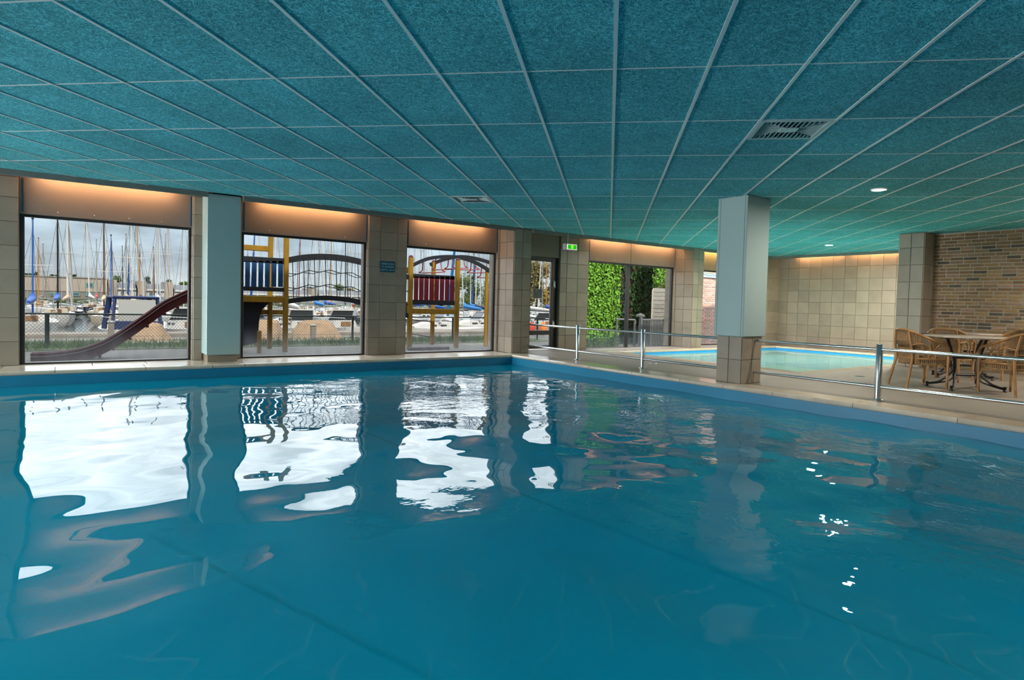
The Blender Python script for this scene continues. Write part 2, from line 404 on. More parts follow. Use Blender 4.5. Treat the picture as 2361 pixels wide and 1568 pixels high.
# --- water surfaces
def wave_field(nx, ny, step, seed, lmin, lmax, pw, rms_slope):
    r = np.random.default_rng(seed)
    kx = 2*np.pi*np.fft.fftfreq(nx, step)[:, None]; ky = 2*np.pi*np.fft.rfftfreq(ny, step)[None, :]
    k = np.sqrt(kx**2+ky**2); k[0, 0] = 1
    amp = np.where((k > 2*np.pi/lmax) & (k < 2*np.pi/lmin), k**pw, 0)
    h = np.fft.irfft2(amp*np.exp(2j*np.pi*r.random(k.shape))*r.rayleigh(1, k.shape), s=(nx, ny))
    gx, gy = np.gradient(h, step)
    return h*(rms_slope/np.sqrt((gx**2+gy**2).mean()))
def water(name, x0, x1, y0, y1, z, step, m, comps, label):
    nx, ny = int(round((x1-x0)/step))+1, int(round((y1-y0)/step))+1
    X, Y = np.meshgrid(np.linspace(x0, x1, nx), np.linspace(y0, y1, ny), indexing='ij')
    h = np.zeros((nx, ny))
    for seed, lmin, lmax, pw, s, fade in comps:
        f = wave_field(nx, ny, step, seed, lmin, lmax, pw, s)
        h += f*(fade(X, Y) if fade else 1)
    v = np.stack([X-(x0+x1)/2, Y-(y0+y1)/2, h], -1).reshape(-1, 3)
    i, j = np.meshgrid(np.arange(nx-1), np.arange(ny-1), indexing='ij'); a = (i*ny+j).ravel()
    f = np.stack([a, a+ny, a+ny+1, a+1], 1)
    me = bpy.data.meshes.new(name)
    me.vertices.add(len(v)); me.vertices.foreach_set('co', v.ravel())
    me.loops.add(f.size); me.loops.foreach_set('vertex_index', f.ravel().astype(np.int32))
    me.polygons.add(len(f)); me.polygons.foreach_set('loop_start', np.arange(0, f.size, 4, dtype=np.int32))
    me.polygons.foreach_set('use_smooth', np.ones(len(f), bool))
    me.update(calc_edges=True); me.materials.append(m)
    o = bpy.data.objects.new(name, me); COL.objects.link(o); o.location = ((x0+x1)/2, (y0+y1)/2, z)
    tag(o, label, 'water', kind='stuff'); return o
water('pool_water', PX0, PX1, PY0, PY1, ZW1, .03, M_WATER,
      [(3, .6, 2.2, -2.0, .024, lambda X, Y: .40+1.15*np.clip((7.5-Y)/4.5, 0, 1)),
       (5, .18, .75, -2.0, .016, lambda X, Y: .35+.8*np.clip((X-.5)/4, 0, 1))],
      'clear blue gently rippled water filling the large pool')
water('small_pool_water', SX0, SX1, SY0, SY1, ZW2, .06, M_WATER2, [(9, .5, 1.6, -2.4, .004, None)], 'still turquoise water filling the small rear pool')

# --- coping stones with a bullnose towards the water
def coping_mesh(L, D, T=.062, r=.028):
    """stone: length L along x, depth D along +y, nose at y=0, top at z=0"""
    prof = [(D, 0), (r, 0)]
    for k in range(1, 6):
        a = PI/2 + PI*k/6
        prof.append((r+r*math.cos(a), -T/2+T/2*math.sin(a)))
    prof += [(r, -T), (D, -T)]
    n = len(prof); vs = [(x, y, z) for x in (-L/2, L/2) for y, z in prof]
    fs = [tuple(range(n))[::-1], tuple(range(n, 2*n))] + [(i, n+i, n+(i+1)%n, (i+1)%n) for i in range(n)]
    me = bpy.data.meshes.new('coping_stone'); me.from_pydata(vs, [], [f[::-1] for f in fs]); me.update(); me.materials.append(M_STONE)
    return me
def coping_run(par, joints, fixed, along, D, nose):
    """stones between successive joints"""
    for a, b in zip(joints[:-1], joints[1:]):
        me = coping_mesh(abs(b-a)-.007, D)
        base = wloc(par)
        if along == 'x': p = Vector(((a+b)/2, fixed, 0)); rz = 0 if nose > 0 else PI
        else: p = Vector((fixed, (a+b)/2, 0)); rz = -PI/2 if nose > 0 else PI/2
        inst('coping_stone', me, par, p-base, (0, 0, rz))
cop1 = empty('pool_coping', (PX1, PY1, 0), label='pale polished coping stones edging the large pool', kind='structure')
coping_run(cop1, [10.17+.43, 8.98, 7.87, 6.89, 5.93, 5.19, 4.45, 3.45, 2.42, 1.42, .42, -.6, -1.6, -2.2], PX1, 'y', cw, 1)
coping_run(cop1, [-3.2, -2.2, -1.2, -.17, .86, 1.72, 2.17, 3.2, 4.15, 5.10, 6.0, 6.87, 7.2], PY1, 'x', .45, 1)
coping_run(cop1, [-3.2, -2, -1, 0, 1, 2, 3, 4, 5, 6, 7.2], PY0, 'x', .4, -1)
coping_run(cop1, [-2.2, -1, 0, 1, 2, 3, 4, 5, 6, 7, 8, 9, 10.6], PX0, 'y', .4, -1)
sj = [-3.2, -1.9, -.75, .25, .92, 1.62, 2.3, 3.35, 4.4, 5.3, 6.3, 7.35]
for a, b in zip(sj[:-1], sj[1:]):
    MB().bbox(a+.003, b-.003, PY1+.455, YW+.16, -.06, .0, .004).build('sill_stone', M_STONE, cop1)
cop2 = empty('small_pool_coping', (SX0, SY0, 0), label='pale coping stones edging the small rear pool', kind='structure')
def lin(a, b, n): return [a+(b-a)*i/n for i in range(n+1)]
coping_run(cop2, lin(SX0-.3, SX1+.3, 7), SY1, 'x', .32, 1)
coping_run(cop2, lin(SX0-.3, SX1+.3, 7), SY0, 'x', .32, -1)
coping_run(cop2, lin(SY0, SY1, 5), SX1, 'y', .32, 1)
coping_run(cop2, lin(SY0, SY1, 5), SX0, 'y', .32, -1)

# --- tile laying
TILE_ME = {}
def tile_mesh(w, h):
    k = (round(w, 3), round(h, 3))
    if k not in TILE_ME:
        b = .004; t = .012; g = .003
        x, z = k[0]/2-g, k[1]/2-g
        vs = [(-x,0,-z),(x,0,-z),(x,0,z),(-x,0,z),(-x,-t+b,-z),(x,-t+b,-z),(x,-t+b,z),(-x,-t+b,z),
              (-x+b,-t,-z+b),(x-b,-t,-z+b),(x-b,-t,z-b),(-x+b,-t,z-b)]
        fs = [(8,9,10,11)] + [(4+i,4+(i+1)%4,8+(i+1)%4,8+i) for i in range(4)] + [(i,(i+1)%4,4+(i+1)%4,4+i) for i in range(4)]
        me = bpy.data.meshes.new('tile'); me.from_pydata(vs, [], fs); me.update(); me.materials.append(M_TILE); TILE_ME[k] = me
    return TILE_ME[k]
ZJ = [0, .33, .66, .99, 1.32, 1.65, 1.98, 2.31, 2.59]
def tiles(par, axis, fixed, us, zs=ZJ, flip=1):
    """axis 'x': face looks to -Y at Y=fixed ; axis 'y': face looks to -X at X=fixed ; flip=-1 looks the other way"""
    base = wloc(par)
    for a, b in zip(us[:-1], us[1:]):
        for c, d in zip(zs[:-1], zs[1:]):
            me = tile_mesh(abs(b-a), d-c)
            if axis == 'x': inst('tile', me, par, Vector(((a+b)/2, fixed, (c+d)/2))-base, (0, 0, 0 if flip > 0 else PI))
            else: inst('tile', me, par, Vector((fixed, (a+b)/2, (c+d)/2))-base, (0, 0, -PI/2 if flip > 0 else PI/2))

# --- window wall: pillars
WIN = {1: (-.577, 1.562), 2: (2.275, 4.461), 3: (5.23, 7.36), 4: (9.93, 13.06), 5: (13.62, 16.1)}
DOOR = (8.17, 9.057)
ww = MB()
for a, b in ((XL-.3, -.577), (1.562, 2.275), (4.461, 5.23), (7.36, 8.17), (9.057, 9.93), (13.06, 13.62), (16.1, XB+.4)):
    ww.box(a, b, YW, YW+.35, -.6, 2.9)
ww.box(XL-.3, XB+.4, YW, YW+.35, 2.62, 2.9); ww.box(XL-.3, XB+.4, YW+.16, YW+.35, -.6, -.03)
wall_w = ww.build('wall_window', M_GROUT, loc=(4.8, YW, 0)); tag(wall_w, 'beige tiled pillars between the windows facing the harbour', kind='structure')
tiles(wall_w, 'x', YW, [-1.9, -1.57, -1.24, -.91, -.58])
tiles(wall_w, 'x', YW, [1.565, 1.70]); tiles(wall_w, 'x', YW, [2.17, 2.275])
tiles(wall_w, 'x', YW, [4.461, 4.70, 5.037, 5.23])
tiles(wall_w, 'x', YW, [7.36, 7.56])
tiles(wall_w, 'x', YW, [9.057, 9.26, 9.59, 9.93])
tiles(wall_w, 'x', YW, [13.06, 13.30]); tiles(wall_w, 'x', YW, [13.62, 13.75]); tiles(wall_w, 'x', YW, [16.1, 16.43, 16.76])
for x in (1.562, 4.461, 7.36, 9.057, 13.06): tiles(wall_w, 'y', x, [YW, YW+.13])
# free standing pilasters
def pilaster(x0, x1, y0, label, split, z0=0):
    p = MB().box(x0, x1, y0, YW, z0, 2.62).build('pilaster', M_GROUT, loc=((x0+x1)/2, y0, 0)); tag(p, label, kind='structure')
    m = (x0+x1)/2
    tiles(p, 'x', y0, [x0, m, x1] if split else [x0, x1])
    tiles(p, 'y', x0, [y0, (y0+YW)/2, YW] if YW-y0 > .4 else [y0, YW]); tiles(p, 'y', x1, [y0, YW], flip=-1)
    return p
pilaster(7.40, 7.83, 10.48, 'beige tiled pilaster at the far corner of the large pool', True)
pilaster(13.08, 13.50, 10.45, 'beige tiled pilaster between the courtyard windows', True)
pilaster(16.62, 17.2, 10.55, 'beige tiled pilaster in the far corner of the hall', False)
# clad pilaster between window 1 and 2
cp = empty('clad_pilaster', (1.93, 10.75, 0), label='grey clad pilaster between the two left windows with turquoise pool light in its colour', kind='structure')
MB().box(1.72, 2.15, 10.63, YW, 0, .2).build('tiled_plinth', M_TILE, cp)
MB().bbox(1.69, 2.17, 10.55, YW, .115, 2.60, .006).build('cladding', M_CLAD, cp)

# --- back wall and right-hand walls
bw = MB().box(XB, XB+.3, 4.9, YW+.4, -.6, 2.9).build('wall_back', M_GROUT, loc=(XB, 8, 0)); tag(bw, 'beige square tiled wall behind the small pool', kind='structure')
tiles(bw, 'y', XB, [10.55-.33*i+.03 for i in range(0, 17)], [0, .30, .63, .96, 1.29, 1.62, 1.95, 2.28, 2.59])
pr = MB().box(13.2, XBR+.3, 5.12, 5.56, 0, 2.62).build('wall_pier', M_GROUT, loc=(13.4, 5.3, 0)); tag(pr, 'beige tiled pier at the end of the brick wall', kind='structure')
tiles(pr, 'y', 13.2, [5.56, 5.345, 5.12]); tiles(pr, 'x', 5.12, [13.2, 13.53, XBR]); tiles(pr, 'x', 5.56, [13.2, 13.53, 13.9], flip=-1)
MB().box(XBR, XB+.3, 5.13, 5.5, -.3, 2.9).build('wall_side', M_PLASTER)['kind'] = 'structure'
bpy.data.objects['wall_side']['label'] = 'plain side wall beyond the tiled pier'

# brick wall: real bricks in pale mortar
M_MORTAR = mat('pale_mortar', (.60,.56,.48), .9, var=.12, vscale=30, bump=.15, bscale=120)
BRICKS = [mat('brick_ochre', (.36,.225,.105), .85, var=.22, vscale=14, objvar=.22, bump=.25, bscale=60),
          mat('brick_brown', (.27,.165,.085), .85, var=.22, vscale=14, objvar=.22, bump=.25, bscale=60),
          mat('brick_dark', (.12,.095,.07), .85, var=.25, vscale=14, objvar=.2, bump=.25, bscale=60),
          mat('brick_pink', (.37,.23,.155), .85, var=.2, vscale=14, objvar=.2, bump=.25, bscale=60)]
brw = MB().box(XBR+.008, XBR+.3, YR-.3, 5.13, -.3, 2.9).build('wall_brick', M_MORTAR, loc=(XBR, 2, 0)); tag(brw, 'ochre and brown brick wall with pale mortar behind the chairs', kind='structure')
def brick_meshes(mats, w, h, t, pref):
    out = []
    for m in mats:
        me = MB().bbox(-t, .01, -w/2, w/2, -h/2, h/2, .004).mesh(pref); me.materials.append(m); out.append(me)
    return out
CH, BL = .0645, .222
BM = {f: brick_meshes(BRICKS, BL*f-.020, CH-.0185, .010, 'brick') for f in (1, .75, .5, .25)}
rest = MB()
ncount = 0
for r_ in range(40):
    z = CH*(r_+.5)
    y = 5.118; first = (1, .5, .75, .25, .75, .5)[(r_*5+r_//7) % 6]
    while y > YR:
        fr = first or (.5 if random.random() < .09 else 1); first = None
        L_ = BL*fr
        k = random.choices(range(4), (5, 4, 1.3, 2))[0]
        yc = y - L_/2
        if yc > 3.46: inst('brick', BM[fr][k], brw, (0, yc-2, z))
        else: rest.box(XBR-.010, XBR+.01, y-L_+.010, y-.010, z-CH/2+.009, z+CH/2-.009)
        y -= L_
o = rest.build('brick', BRICKS[0], brw); o['kind'] = 'stuff'
# walls never seen directly, they close the hall
for nm, b, lb in (('wall_left', (XL-.3, XL, YR-.3, YW+.3, -.6, 2.9), 'plain plastered left end wall'), ('wall_rear', (XL-.3, XBR+.3, YR-.3, YR, -.6, 2.9), 'plain plastered wall behind the viewer')):
    o = MB().box(*b).build(nm, M_PLASTER); tag(o, lb, kind='structure')
o = MB().box(XL-1, 9.6, YR-1, YW+.36, 2.90, 7.6).build('wall_upper', mat('upper_storey', (.3,.22,.17), .8)); tag(o, 'brick upper storey over the pool hall', kind='structure')

# --- cornice with warm tubes behind it
def cornice(name, segs, along, label):
    e_ = empty(name, (0, 0, 0), label=label, kind='structure')
    for a, b in segs:
        if along == 'x': MB().box(a, b, YCOR, YCOR+.045, 2.525, 2.66).build('cornice_board', M_CORN, e_)
        else: MB().box(XB-.62, XB-.575, a, b, 2.525, 2.66).build('cornice_board', M_CORN, e_)
    return e_
cornice('trim_1', [(XL, 1.685), (2.175, 7.395), (7.835, 13.075), (13.505, 16.62)], 'x', 'grey cornice board above the harbour windows')
cornice('trim_2', [(5.55, 10.54)], 'y', 'grey cornice board above the tiled rear wall')
o = MB().box(XL, XB, YCOR+.045, YW, 2.70, 2.74).build('cove_soffit', M_CORN); tag(o, 'grey soffit inside the light cove', kind='structure')
o = MB().box(XB-.575, XB, 5.5, YCOR, 2.70, 2.74).build('cove_soffit', M_CORN); tag(o, 'grey soffit inside the rear light cove', kind='structure')
M_TUBE = mat('warm_tube', (.9,.7,.5), .4, emit=(1.0, .50, .22), estr=COVE_W)
M_TUBE2 = mat('yellow_tube', (.9,.8,.4), .4, emit=(1.0, .62, .16), estr=COVE_W)
def cove(a, b, along, label, m=None):
    t = MB()
    if along == 'x': t.tube([(a, YW-.14, 2.635), (b, YW-.14, 2.635)], .013, 8)
    else: t.tube([(XB-.14, a, 2.635), (XB-.14, b, 2.635)], .013, 8)
    h = empty('cove_lamp', ((a+b)/2 if along == 'x' else XB-.14, YW-.14 if along == 'x' else (a+b)/2, 2.635), label=label, cat='lamp', group='warm tubes behind the cornice')
    t.build('tube', m or M_TUBE, h)
    c_ = MB()
    if along == 'x': c_.box(a-.02, b+.02, YW-.165, YW-.115, 2.655, 2.70)
    else: c_.box(XB-.165, XB-.115, a-.02, b+.02, 2.655, 2.70)
    c_.build('fitting', M_WHITE, h)
    l_ = MB()
    if along == 'x': l_.box(a-.05, b+.05, YW-.20, YW-.19, 2.575, 2.70)
    else: l_.box(XB-.20, XB-.19, a-.05, b+.05, 2.575, 2.70)
    l_.build('shield', M_CORN, h)  # unseen lip added to keep the tube out of the water reflections
cove(-.35, 1.3, 'x', 'warm tube lamp hidden above the leftmost window')
cove(2.55, 4.2, 'x', 'warm tube lamp hidden above the second window from the left')
cove(5.45, 7.0, 'x', 'warm tube lamp hidden above the third window from the left')
cove(9.98, 11.25, 'x', 'warm tube lamp above the left pane of the ivy courtyard window')
cove(11.50, 12.95, 'x', 'warm tube lamp above the right pane of the ivy courtyard window')
cove(13.7, 15.9, 'x', 'yellowish tube lamp above the window half hidden by the column', M_TUBE2)
cove(8.65, 9.95, 'y', 'warm tube lamp over the rear tiled wall nearest the corner')
cove(6.95, 8.4, 'y', 'warm tube lamp over the rear tiled wall nearest the brick wall')

# --- windows
def window(n, x0, x1, label, mull=(), jb=.055, z0=.015, z1=2.065):
    e_ = empty(f'window_{n}', ((x0+x1)/2, YW+.12, 0), label=label, kind='structure')
    y0, y1 = YW+.085, YW+.15
    for a, b in ((x0+.0, x0+jb), (x1-jb, x1)):
        MB().bbox(a, b, y0, y1, 0, z1+.05, .006).build('frame_stile', M_FRAME, e_)
    MB().bbox(x0+jb, x1-jb, y0, y1, z1, z1+.05, .006).build('frame_rail', M_FRAME, e_)
    MB().bbox(x0+jb, x1-jb, y0, y1, -.0, z0+.012, .004).build('frame_rail', M_FRAME, e_)
    xs = [x0+jb] + [v for m_ in mull for v in m_] + [x1-jb]
    for a, b in mull: MB().bbox(a, b, y0-.02, y1, 0, z1, .006).build('mullion', M_FRAME, e_)
    for a, b in zip(xs[0::2], xs[1::2]):
        MB().box(a-.004, b+.004, YW+.118, YW+.124, z0+.008, z1+.004).build('pane', M_GLASS, e_)
    # spandrel boards with a thin blue tape at each side and four screws
    ps = [x0] + [(a+b)/2 for a, b in mull] + [x1]
    for a, b in zip(ps[:-1], ps[1:]):
        p = MB().bbox(a+.004, b-.004, YW+.02, YW+.10, z1+.035, 2.69, .004).build('spandrel_board', M_PANEL, e_)
        for k in range(4):
            MB().ball((a+(b-a)*(.2+.2*k), YW+.02, z1+.085), .011, 8, 4, (1,.5,1)).build('screw', M_STEEL, p)
    for xx in ((x0+.03, x0+.048), (x1-.036, x1-.022)):
        MB().box(*xx, YW+.014, YW+.021, z1+.06, 2.58).build('blue_tape', mat('blue_tape', (.004,.06,.16), .5), e_)
    return e_
window(1, *WIN[1], 'leftmost harbour window with red slide outside')
window(2, *WIN[2], 'second harbour window with the rope bridge outside')
window(3, *WIN[3], 'third harbour window with the red slatted play tower outside')
window(4, *WIN[4], 'courtyard window with dark mullion and ivy outside', mull=((11.325, 11.405),), z0=-.0)
window(5, *WIN[5], 'window half hidden behind the column with brick outside')
# door
d = empty('door_1', ((DOOR[0]+DOOR[1])/2, YW+.1, 0), label='narrow dark framed glass door between the pilasters', kind='structure')
x0, x1 = DOOR
MB().bbox(x0, x1, YW+.02, YW+.10, 2.10, 2.69, .004).build('spandrel_board', mat('door_spandrel', (.20,.17,.13), .6), d)
MB().bbox(x0, x0+.05, YW+.06, YW+.14, 0, 2.12, .006).build('frame_stile', M_FRAME, d)
MB().bbox(x1-.05, x1, YW+.06, YW+.14, 0, 2.12, .006).build('frame_stile', M_FRAME, d)
MB().bbox(x0+.05, x1-.05, YW+.06, YW+.14, 2.07, 2.12, .006).build('frame_rail', M_FRAME, d)
lf = MB()
lf.bbox(x0+.055, x0+.13, YW+.075, YW+.125, .03, 2.065, .005); lf.bbox(x1-.17, x1-.055, YW+.075, YW+.125, .03, 2.065, .005)
lf.bbox(x0+.13, x1-.17, YW+.075, YW+.125, 2.0, 2.065, .005); lf.bbox(x0+.13, x1-.17, YW+.075, YW+.125, .34, .44, .005); lf.bbox(x0+.13, x1-.17, YW+.075, YW+.125, .03, .10, .005)
leaf = lf.build('door_leaf', M_FRAME, d)
MB().box(x0+.13, x1-.17, YW+.098, YW+.103, .44, 2.0).build('pane', M_GLASS, d)
MB().box(x0+.13, x1-.17, YW+.098, YW+.103, .10, .34).build('pane', M_GLASS, d)
for z in (1.50, .58):
    hd = MB().bbox(x1-.125, x1-.085, YW+.06, YW+.078, z-.06, z+.08, .005)
    hd.tube([(x1-.105, YW+.062, z+.05), (x1-.105, YW+.03, z+.05), (x1-.105, YW+.028, z-.09)], .010, 8)
    hd.build('door_handle', M_WHITE, d)
nt = empty('notice_board', (8.50, YW+.09, 1.28), label='small grey notice with red dot stuck on the door glass', cat='notice')
MB().box(8.375, 8.625, YW+.085, YW+.095, 1.17, 1.37).build('board', mat('notice_grey', (.10,.10,.11), .6), nt)
fr_ = MB()
for b in ((8.37,8.63,1.37,1.378),(8.37,8.63,1.162,1.17),(8.367,8.375,1.162,1.378),(8.625,8.633,1.162,1.378)): fr_.box(b[0], b[1], YW+.083, YW+.096, b[2], b[3])
fr_.build('border', mat('notice_border', (.45,.45,.42), .5), nt)
MB().lathe([(.0,0),(.017,0),(.017,.003)], (8.402, YW+.081, 1.348), 14, axis='y').build('red_dot', mat('notice_red', (.45,.02,.02), .5), nt)
MB().box(8.44, 8.48, YW+.083, YW+.086, 1.335, 1.35).build('print_line', mat('notice_print', (.25,.4,.45), .6), nt)
MB().box(8.39, 8.61, YW+.083, YW+.086, 1.285, 1.289).build('print_line', mat('notice_print2', (.2,.2,.2), .6), nt)
MB().box(8.41, 8.60, YW+.083, YW+.086, 1.205, 1.209).build('print_line', MATS['notice_print2'], nt)

# --- suspended ceiling: boards 1.2 x 0.6 laid diagonally
GA = math.radians(44.04); GX, GY = 4.198, -.008
ga = Vector((math.sin(GA), math.cos(GA), 0)); gb = Vector((math.cos(GA), -math.sin(GA), 0))
def grid(r_, c_): return ga*(GX+1.2*(r_-1)) + gb*(GY+.6*c_)     # r_, c_ may be fractions
CX0, CX1, CY0, CY1 = XL, XB-.60, YR, YCOR+.02
def clip(poly):
    for ax, lim, sg in ((0, CX0, 1), (0, CX1, -1), (1, CY0, 1), (1, CY1, -1)):
        out = []
        for i in range(len(poly)):
            p, q = poly[i], poly[(i+1) % len(poly)]
            dp, dq = (p[ax]-lim)*sg, (q[ax]-lim)*sg
            if dp >= 0: out.append(p)
            if dp*dq < 0: out.append(p + (q-p)*(dp/(dp-dq)))
        poly = out
        if len(poly) < 3: return []
    return poly
def project(p):
    v = Vector(p) - Vector((0,0,EYE)); z = v.dot(fwd)
    if z < .1: return None
    return (IW/2+SHX+FPX*v.dot(rgt)/z, IH/2+SHY-FPX*v.dot(upv)/z)
def uv_grid(p):
    q = Vector((p.x, p.y, 0)); return (q.dot(ga)-GX)/1.2+1, (q.dot(gb)-GY)/.6
ceil = MB().box(XL-.3, XB+.4, YR-.3, YW+.3, 2.76, 2.90).build('ceiling', M_PLASTER, loc=(5, 4, 2.76)); tag(ceil, 'wood wool board ceiling with teal pool light in its colour, diagonal metal grid', kind='structure')
VENTS = []
for (px, py) in ((1825, 301), (1088, 459)):
    r_, c_ = uv_grid(PZ(px, py, ZC)); VENTS.append((math.floor(r_), math.floor(c_), 0 if r_-math.floor(r_) < .5 else 1))
FULL = None
for r_ in range(-14, 17):
    for c_ in range(-34, 32):
        g = .010; ra, rb = 0.0, 1.0
        for vr, vc, h in VENTS:
            if (r_, c_) == (vr, vc): ra, rb = (.5, 1.0) if h == 0 else (0., .5)
        qs = [grid(r_+ra, c_), grid(r_+ra, c_+1), grid(r_+rb, c_+1), grid(r_+rb, c_)]
        cen = sum(qs, Vector())/4
        poly = clip([p + (cen-p).normalized()*g for p in qs])
        if not poly: continue
        if max((p-poly[0]).length for p in poly) < .05: continue
        vis = False
        for p in poly + [cen]:
            u = project((p.x, p.y, ZC))
            if u and -150 < u[0] < IW+150 and -150 < u[1] < 700: vis = True
        nfull = len(poly) == 4 and all((a-b).length < .011 for a, b in zip(poly, qs)) and ra == 0 and rb == 1
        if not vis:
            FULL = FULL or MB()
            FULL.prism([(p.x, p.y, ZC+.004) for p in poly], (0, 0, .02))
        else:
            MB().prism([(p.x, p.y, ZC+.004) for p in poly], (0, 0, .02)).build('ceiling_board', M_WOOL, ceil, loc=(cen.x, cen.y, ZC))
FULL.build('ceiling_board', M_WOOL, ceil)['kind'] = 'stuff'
def line_clip(p, q):
    t0, t1 = 0., 1.; dd = q-p
    for ax, lo, hi in ((0, CX0, CX1), (1, CY0, CY1)):
        if abs(dd[ax]) < 1e-9: continue
        a, b = sorted(((lo-p[ax])/dd[ax], (hi-p[ax])/dd[ax])); t0, t1 = max(t0, a), min(t1, b)
    return (p+dd*t0, p+dd*t1) if t1-t0 > 1e-3 else None
for c_ in range(-34, 33):
    s = line_clip(grid(-18, c_), grid(20, c_))
    if s and (s[1]-s[0]).length > .1: MB().beam((*s[0].xy, ZC+.004), (*s[1].xy, ZC+.004), .024, .010).build('main_tee', M_TBAR, ceil)
for r_ in range(-14, 18):
    s = line_clip(grid(r_, -40), grid(r_, 40))
    if s and (s[1]-s[0]).length > .1: MB().beam((*s[0].xy, ZC+.006), (*s[1].xy, ZC+.006), .014, .008).build('cross_tee', M_TBAR, ceil)
# edge trims of the ceiling
# air diffusers filling half a board
M_VENT = mat('vent_blade', (.40,.55,.57), .4); M_DARK = mat('vent_dark', (.012,.02,.025), .8)
for i, (vr, vc, h) in enumerate(VENTS):
    ctr = grid(vr+(.25 if h == 0 else .75), vc+.5)
    v_ = empty('air_diffuser', (ctr.x, ctr.y, ZC), rz=math.atan2(gb.y, gb.x),
               label=('square ceiling air grille with white blades near the column' if i == 0 else 'square ceiling air grille above the third harbour window'), cat='vent', group='ceiling air grilles')
    S = .285
    MB().box(-S, S, -S, S, .02, .05).build('back_box', M_DARK, v_, local=True)
    f_ = MB()
    for b in ((-S,S,-S,-S+.03),(-S,S,S-.03,S),(-S,-S+.03,-S+.03,S-.03),(S-.03,S,-S+.03,S-.03)): f_.box(*b, -.004, .02)
    f_.build('rim', M_VENT, v_, local=True)
    MB().bbox(-.075, .075, -.06, .06, -.003, .012, .003).build('centre_plate', mat('vent_plate', (.50,.62,.63), .35), v_, local=True)
    for k in range(13):
        x = -.228+.038*k
        for sg in (-1, 1):
            y0 = max(.062, abs(x)*.95) if abs(x) > .07 else .062
            if y0 > .25: continue
            a, b = sorted((sg*y0, sg*.255))
            MB().beam((x, a, .008), (x, b, .008), .004, .018).build('blade', M_VENT, v_, local=True)
    for k in range(14):
        y = -.24+.0369*k
        for sg in (-1, 1):
            x0 = max(.078, abs(y)*1.05)
            if x0 > .25: continue
            a, b = sorted((sg*x0, sg*.255))
            MB().beam((a, y, .010), (b, y, .010), .004, .016, up=(0, sg*0, 1)).build('louvre', M_VENT, v_, local=True)

# --- downlights
M_LED = mat('lamp_disc', (1,1,1), .5, emit=(1.0, .88, .74), estr=LAMP_W)
M_LED2 = mat('strong_lamp_disc', (1,1,1), .5, emit=(1.0, .88, .74), estr=LAMP_W*2.3)
M_LED3 = mat('fill_lamp_disc', (1,1,1), .5, emit=(1.0, .88, .74), estr=LAMP_W*0.95)
def downlight(x, y, label, m=None):
    e_ = empty('downlight', (x, y, ZC), label=label, cat='lamp', group='round ceiling downlights')
    MB().lathe([(.075,-.002),(.082,-.012),(.098,-.008),(.10,.0),(.10,.004)], (x, y, ZC), 24).build('trim_ring', M_WHITE, e_)
    MB().lathe([(.0,-.004),(.074,-.004),(.074,.002)], (x, y, ZC), 24).build('lamp_disc', m or M_LED, e_)
downlight(8.276, 3.756, 'lit round ceiling downlight above the chairs')
for x, y, lb in ((4.2,-1.3,'added fill downlight over the near pool edge'), (1.0,-1.3,'second added fill downlight over the near pool edge'),  # unseen lamps added to brighten the hall, except the distant one
                 (-2.2,1.4,'added fill downlight over the left pool edge'), (-2.2,4.2,'second added fill downlight over the left pool edge'), (-2.2,7.0,'third added fill downlight over the left pool edge'),
                 (10.9,.7,'added fill downlight over the deck beside the viewer'), (12.6,1.3,'added fill downlight over the deck near the brick wall'),
                 (14.4,7.6,'distant round downlight above the small pool'), (12.1,8.3,'added fill downlight above the small pool hidden by the column'), (15.6,6.4,'added fill downlight above the small pool hidden by the tiled pier')):
    downlight(x, y, lb, M_LED2 if 'deck' in lb or 'small pool' in lb else M_LED3)

# --- unseen fill tubes added on the left end wall to brighten the hall
M_FILLTUBE = mat('fill_tube', (.9,.9,.9), .4, emit=(1.0, .97, .94), estr=FILL_W)
for y, lb in ((7.6, 'added fill tube farthest from the window wall'), (9.0, 'middle added fill tube on the left end wall'), (10.3, 'added fill tube nearest the window wall')):
    e_ = empty('fill_lamp', (XL, y, 0.9), label=lb, cat='lamp', group='added fill tubes on the left end wall')
    MB().bbox(XL, XL+.05, y-.66, y+.66, 0.84, 0.96, .01).build('fitting', M_WHITE, e_)
    MB().tube([(XL+.085, y-.6, 0.9), (XL+.085, y+.6, 0.9)], .035, 10).build('tube', M_FILLTUBE, e_)

# --- the column on the pool edge
co = empty('column', (7.735, 5.325, 0), label='square column with pale cladding above a tiled foot on the pool edge', kind='structure')
core = MB().box(7.515, 7.965, 5.125, 5.53, 0, .66).build('tiled_foot', M_GROUT, co)
tiles(core, 'y', 7.515, [5.53, 5.33, 5.125], [0, .33, .655]); tiles(core, 'x', 5.125, [7.515, 7.74, 7.965], [0, .33, .655])
tiles(core, 'y', 7.965, [5.53, 5.125], [0, .33, .655], flip=-1)
MB().bbox(7.465, 8.0, 5.085, 5.565, .655, 2.598, .008).build('cladding', M_CLAD, co)
MB().box(7.462, 7.4655, 5.515, 5.521, .66, 2.59).build('cladding_joint', mat('clad_joint', (.2,.26,.26), .6), co)
MB().box(7.462, 7.4655, 5.12, 5.126, .66, 2.59).build('cladding_joint', MATS['clad_joint'], co)

